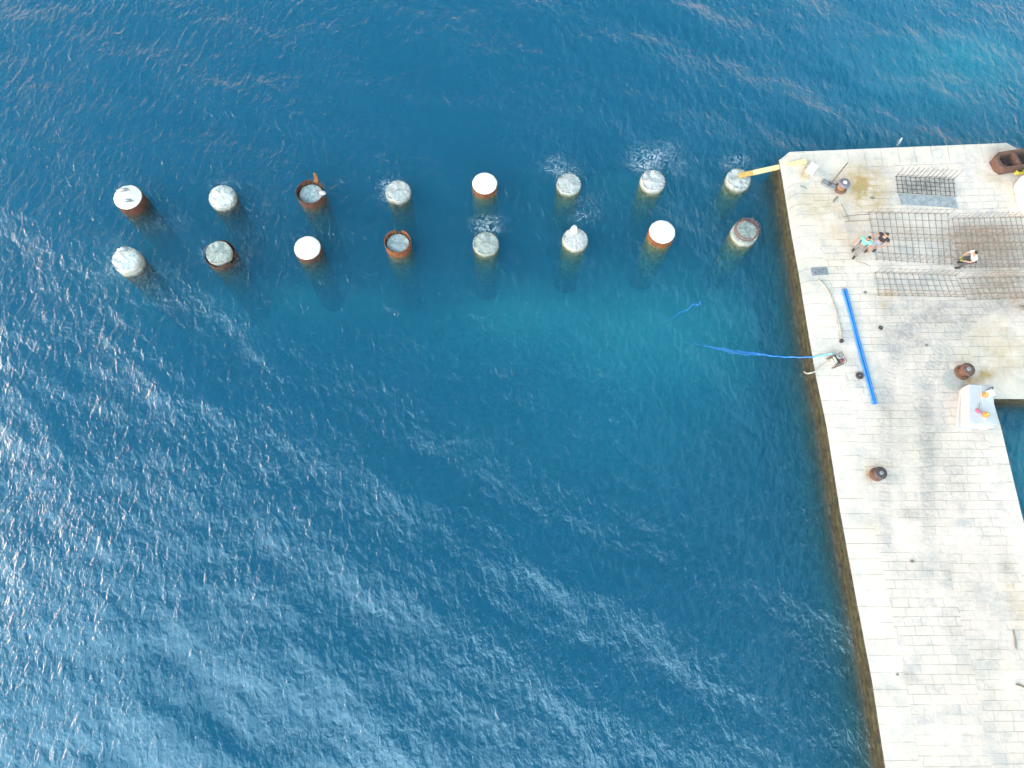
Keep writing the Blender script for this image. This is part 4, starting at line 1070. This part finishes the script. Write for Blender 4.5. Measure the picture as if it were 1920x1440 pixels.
    for a in ('anl', 'anr'):
        bm = bmesh.new(); p = J[a]; f2 = (J['toe'+a[-1]]-p); f2.z = 0; f2 = f2.normalized()
        sd2 = Vector((-f2.y, f2.x, 0)); rt = Matrix((sd2, f2, Vector((0, 0, 1)))).transposed()
        box(bm, Vector((p.x, p.y, .045))+f2*.07, (.095, .28, .085), 0, .03, rt); obj('shoe', bm, M_shoe, t, True)
    if gloves:
        for h_, w_ in (('hal', 'wrl'), ('har', 'wrr')):
            bm = bmesh.new(); ball(bm, J[h_]+(J[h_]-J[w_])*.4, (.06, .075, .06), 2); obj('glove', bm, gloves, t, True)
    return t
walk1 = dict(pelvis=(0, 0, .94), chest=(0, .03, 1.27), neck=(0, .04, 1.48), head=(0, .06, 1.56), crown=(0, .07, 1.68), face=(0, .3, 1.54),
             shl=(-.20, .03, 1.42), ell=(-.33, -.06, 1.16), wrl=(-.40, .04, .93), hal=(-.42, .07, .86), shr=(.20, .03, 1.42), elr=(.33, .02, 1.17), wrr=(.38, .14, .96), har=(.39, .18, .90),
             hil=(-.10, 0, .90), knl=(-.11, .16, .50), anl=(-.12, .10, .08), toel=(-.12, .3, .03), hir=(.10, 0, .90), knr=(.11, -.02, .48), anr=(.12, -.26, .10), toer=(.12, 0, .03))
walk2 = dict(walk1); walk2.update(ell=(-.36, -.02, 1.20), wrl=(-.30, .18, 1.06), hal=(-.27, .25, 1.04), elr=(.34, -.10, 1.18), wrr=(.34, -.02, .94), har=(.34, .02, .87),
             knl=(-.11, -.02, .48), anl=(-.12, -.22, .10), toel=(-.12, .1, .03), knr=(.11, .16, .50), anr=(.12, .12, .08), toer=(.12, .3, .03))
crouch = dict(pelvis=(0, -.25, .62), chest=(0, -.10, .98), neck=(0, .02, 1.17), head=(0, .07, 1.25), crown=(0, .09, 1.37), face=(0, .3, 1.18),
             shl=(-.20, -.05, 1.11), ell=(-.26, .10, .86), wrl=(-.14, .32, .76), hal=(-.09, .39, .75), shr=(.20, -.05, 1.11), elr=(.26, .10, .86), wrr=(.14, .32, .76), har=(.09, .39, .75),
             hil=(-.11, -.22, .60), knl=(-.17, .22, .56), anl=(-.14, .12, .09), toel=(-.14, .4, .03), hir=(.11, -.22, .60), knr=(.17, .18, .46), anr=(.16, -.08, .09), toer=(.16, .3, .03))
person(1600, 476, R(140), walk1, 'man in mint green T-shirt and grey trousers walking, left of the man in black', M_tealshirt, M_greytrouser, M_skin_tan)
person(1632, 470, R(130), walk2, 'man in black T-shirt and pale shorts walking beside the rebar cage', M_blackshirt, M_lightshorts, M_skin, True)
person(1800, 498, R(95), crouch, 'man in white T-shirt and dark trousers crouching among the rebar cages', M_whiteshirt, M_darktrouser, M_skin, False, M_olive)

bpy.context.view_layer.update()
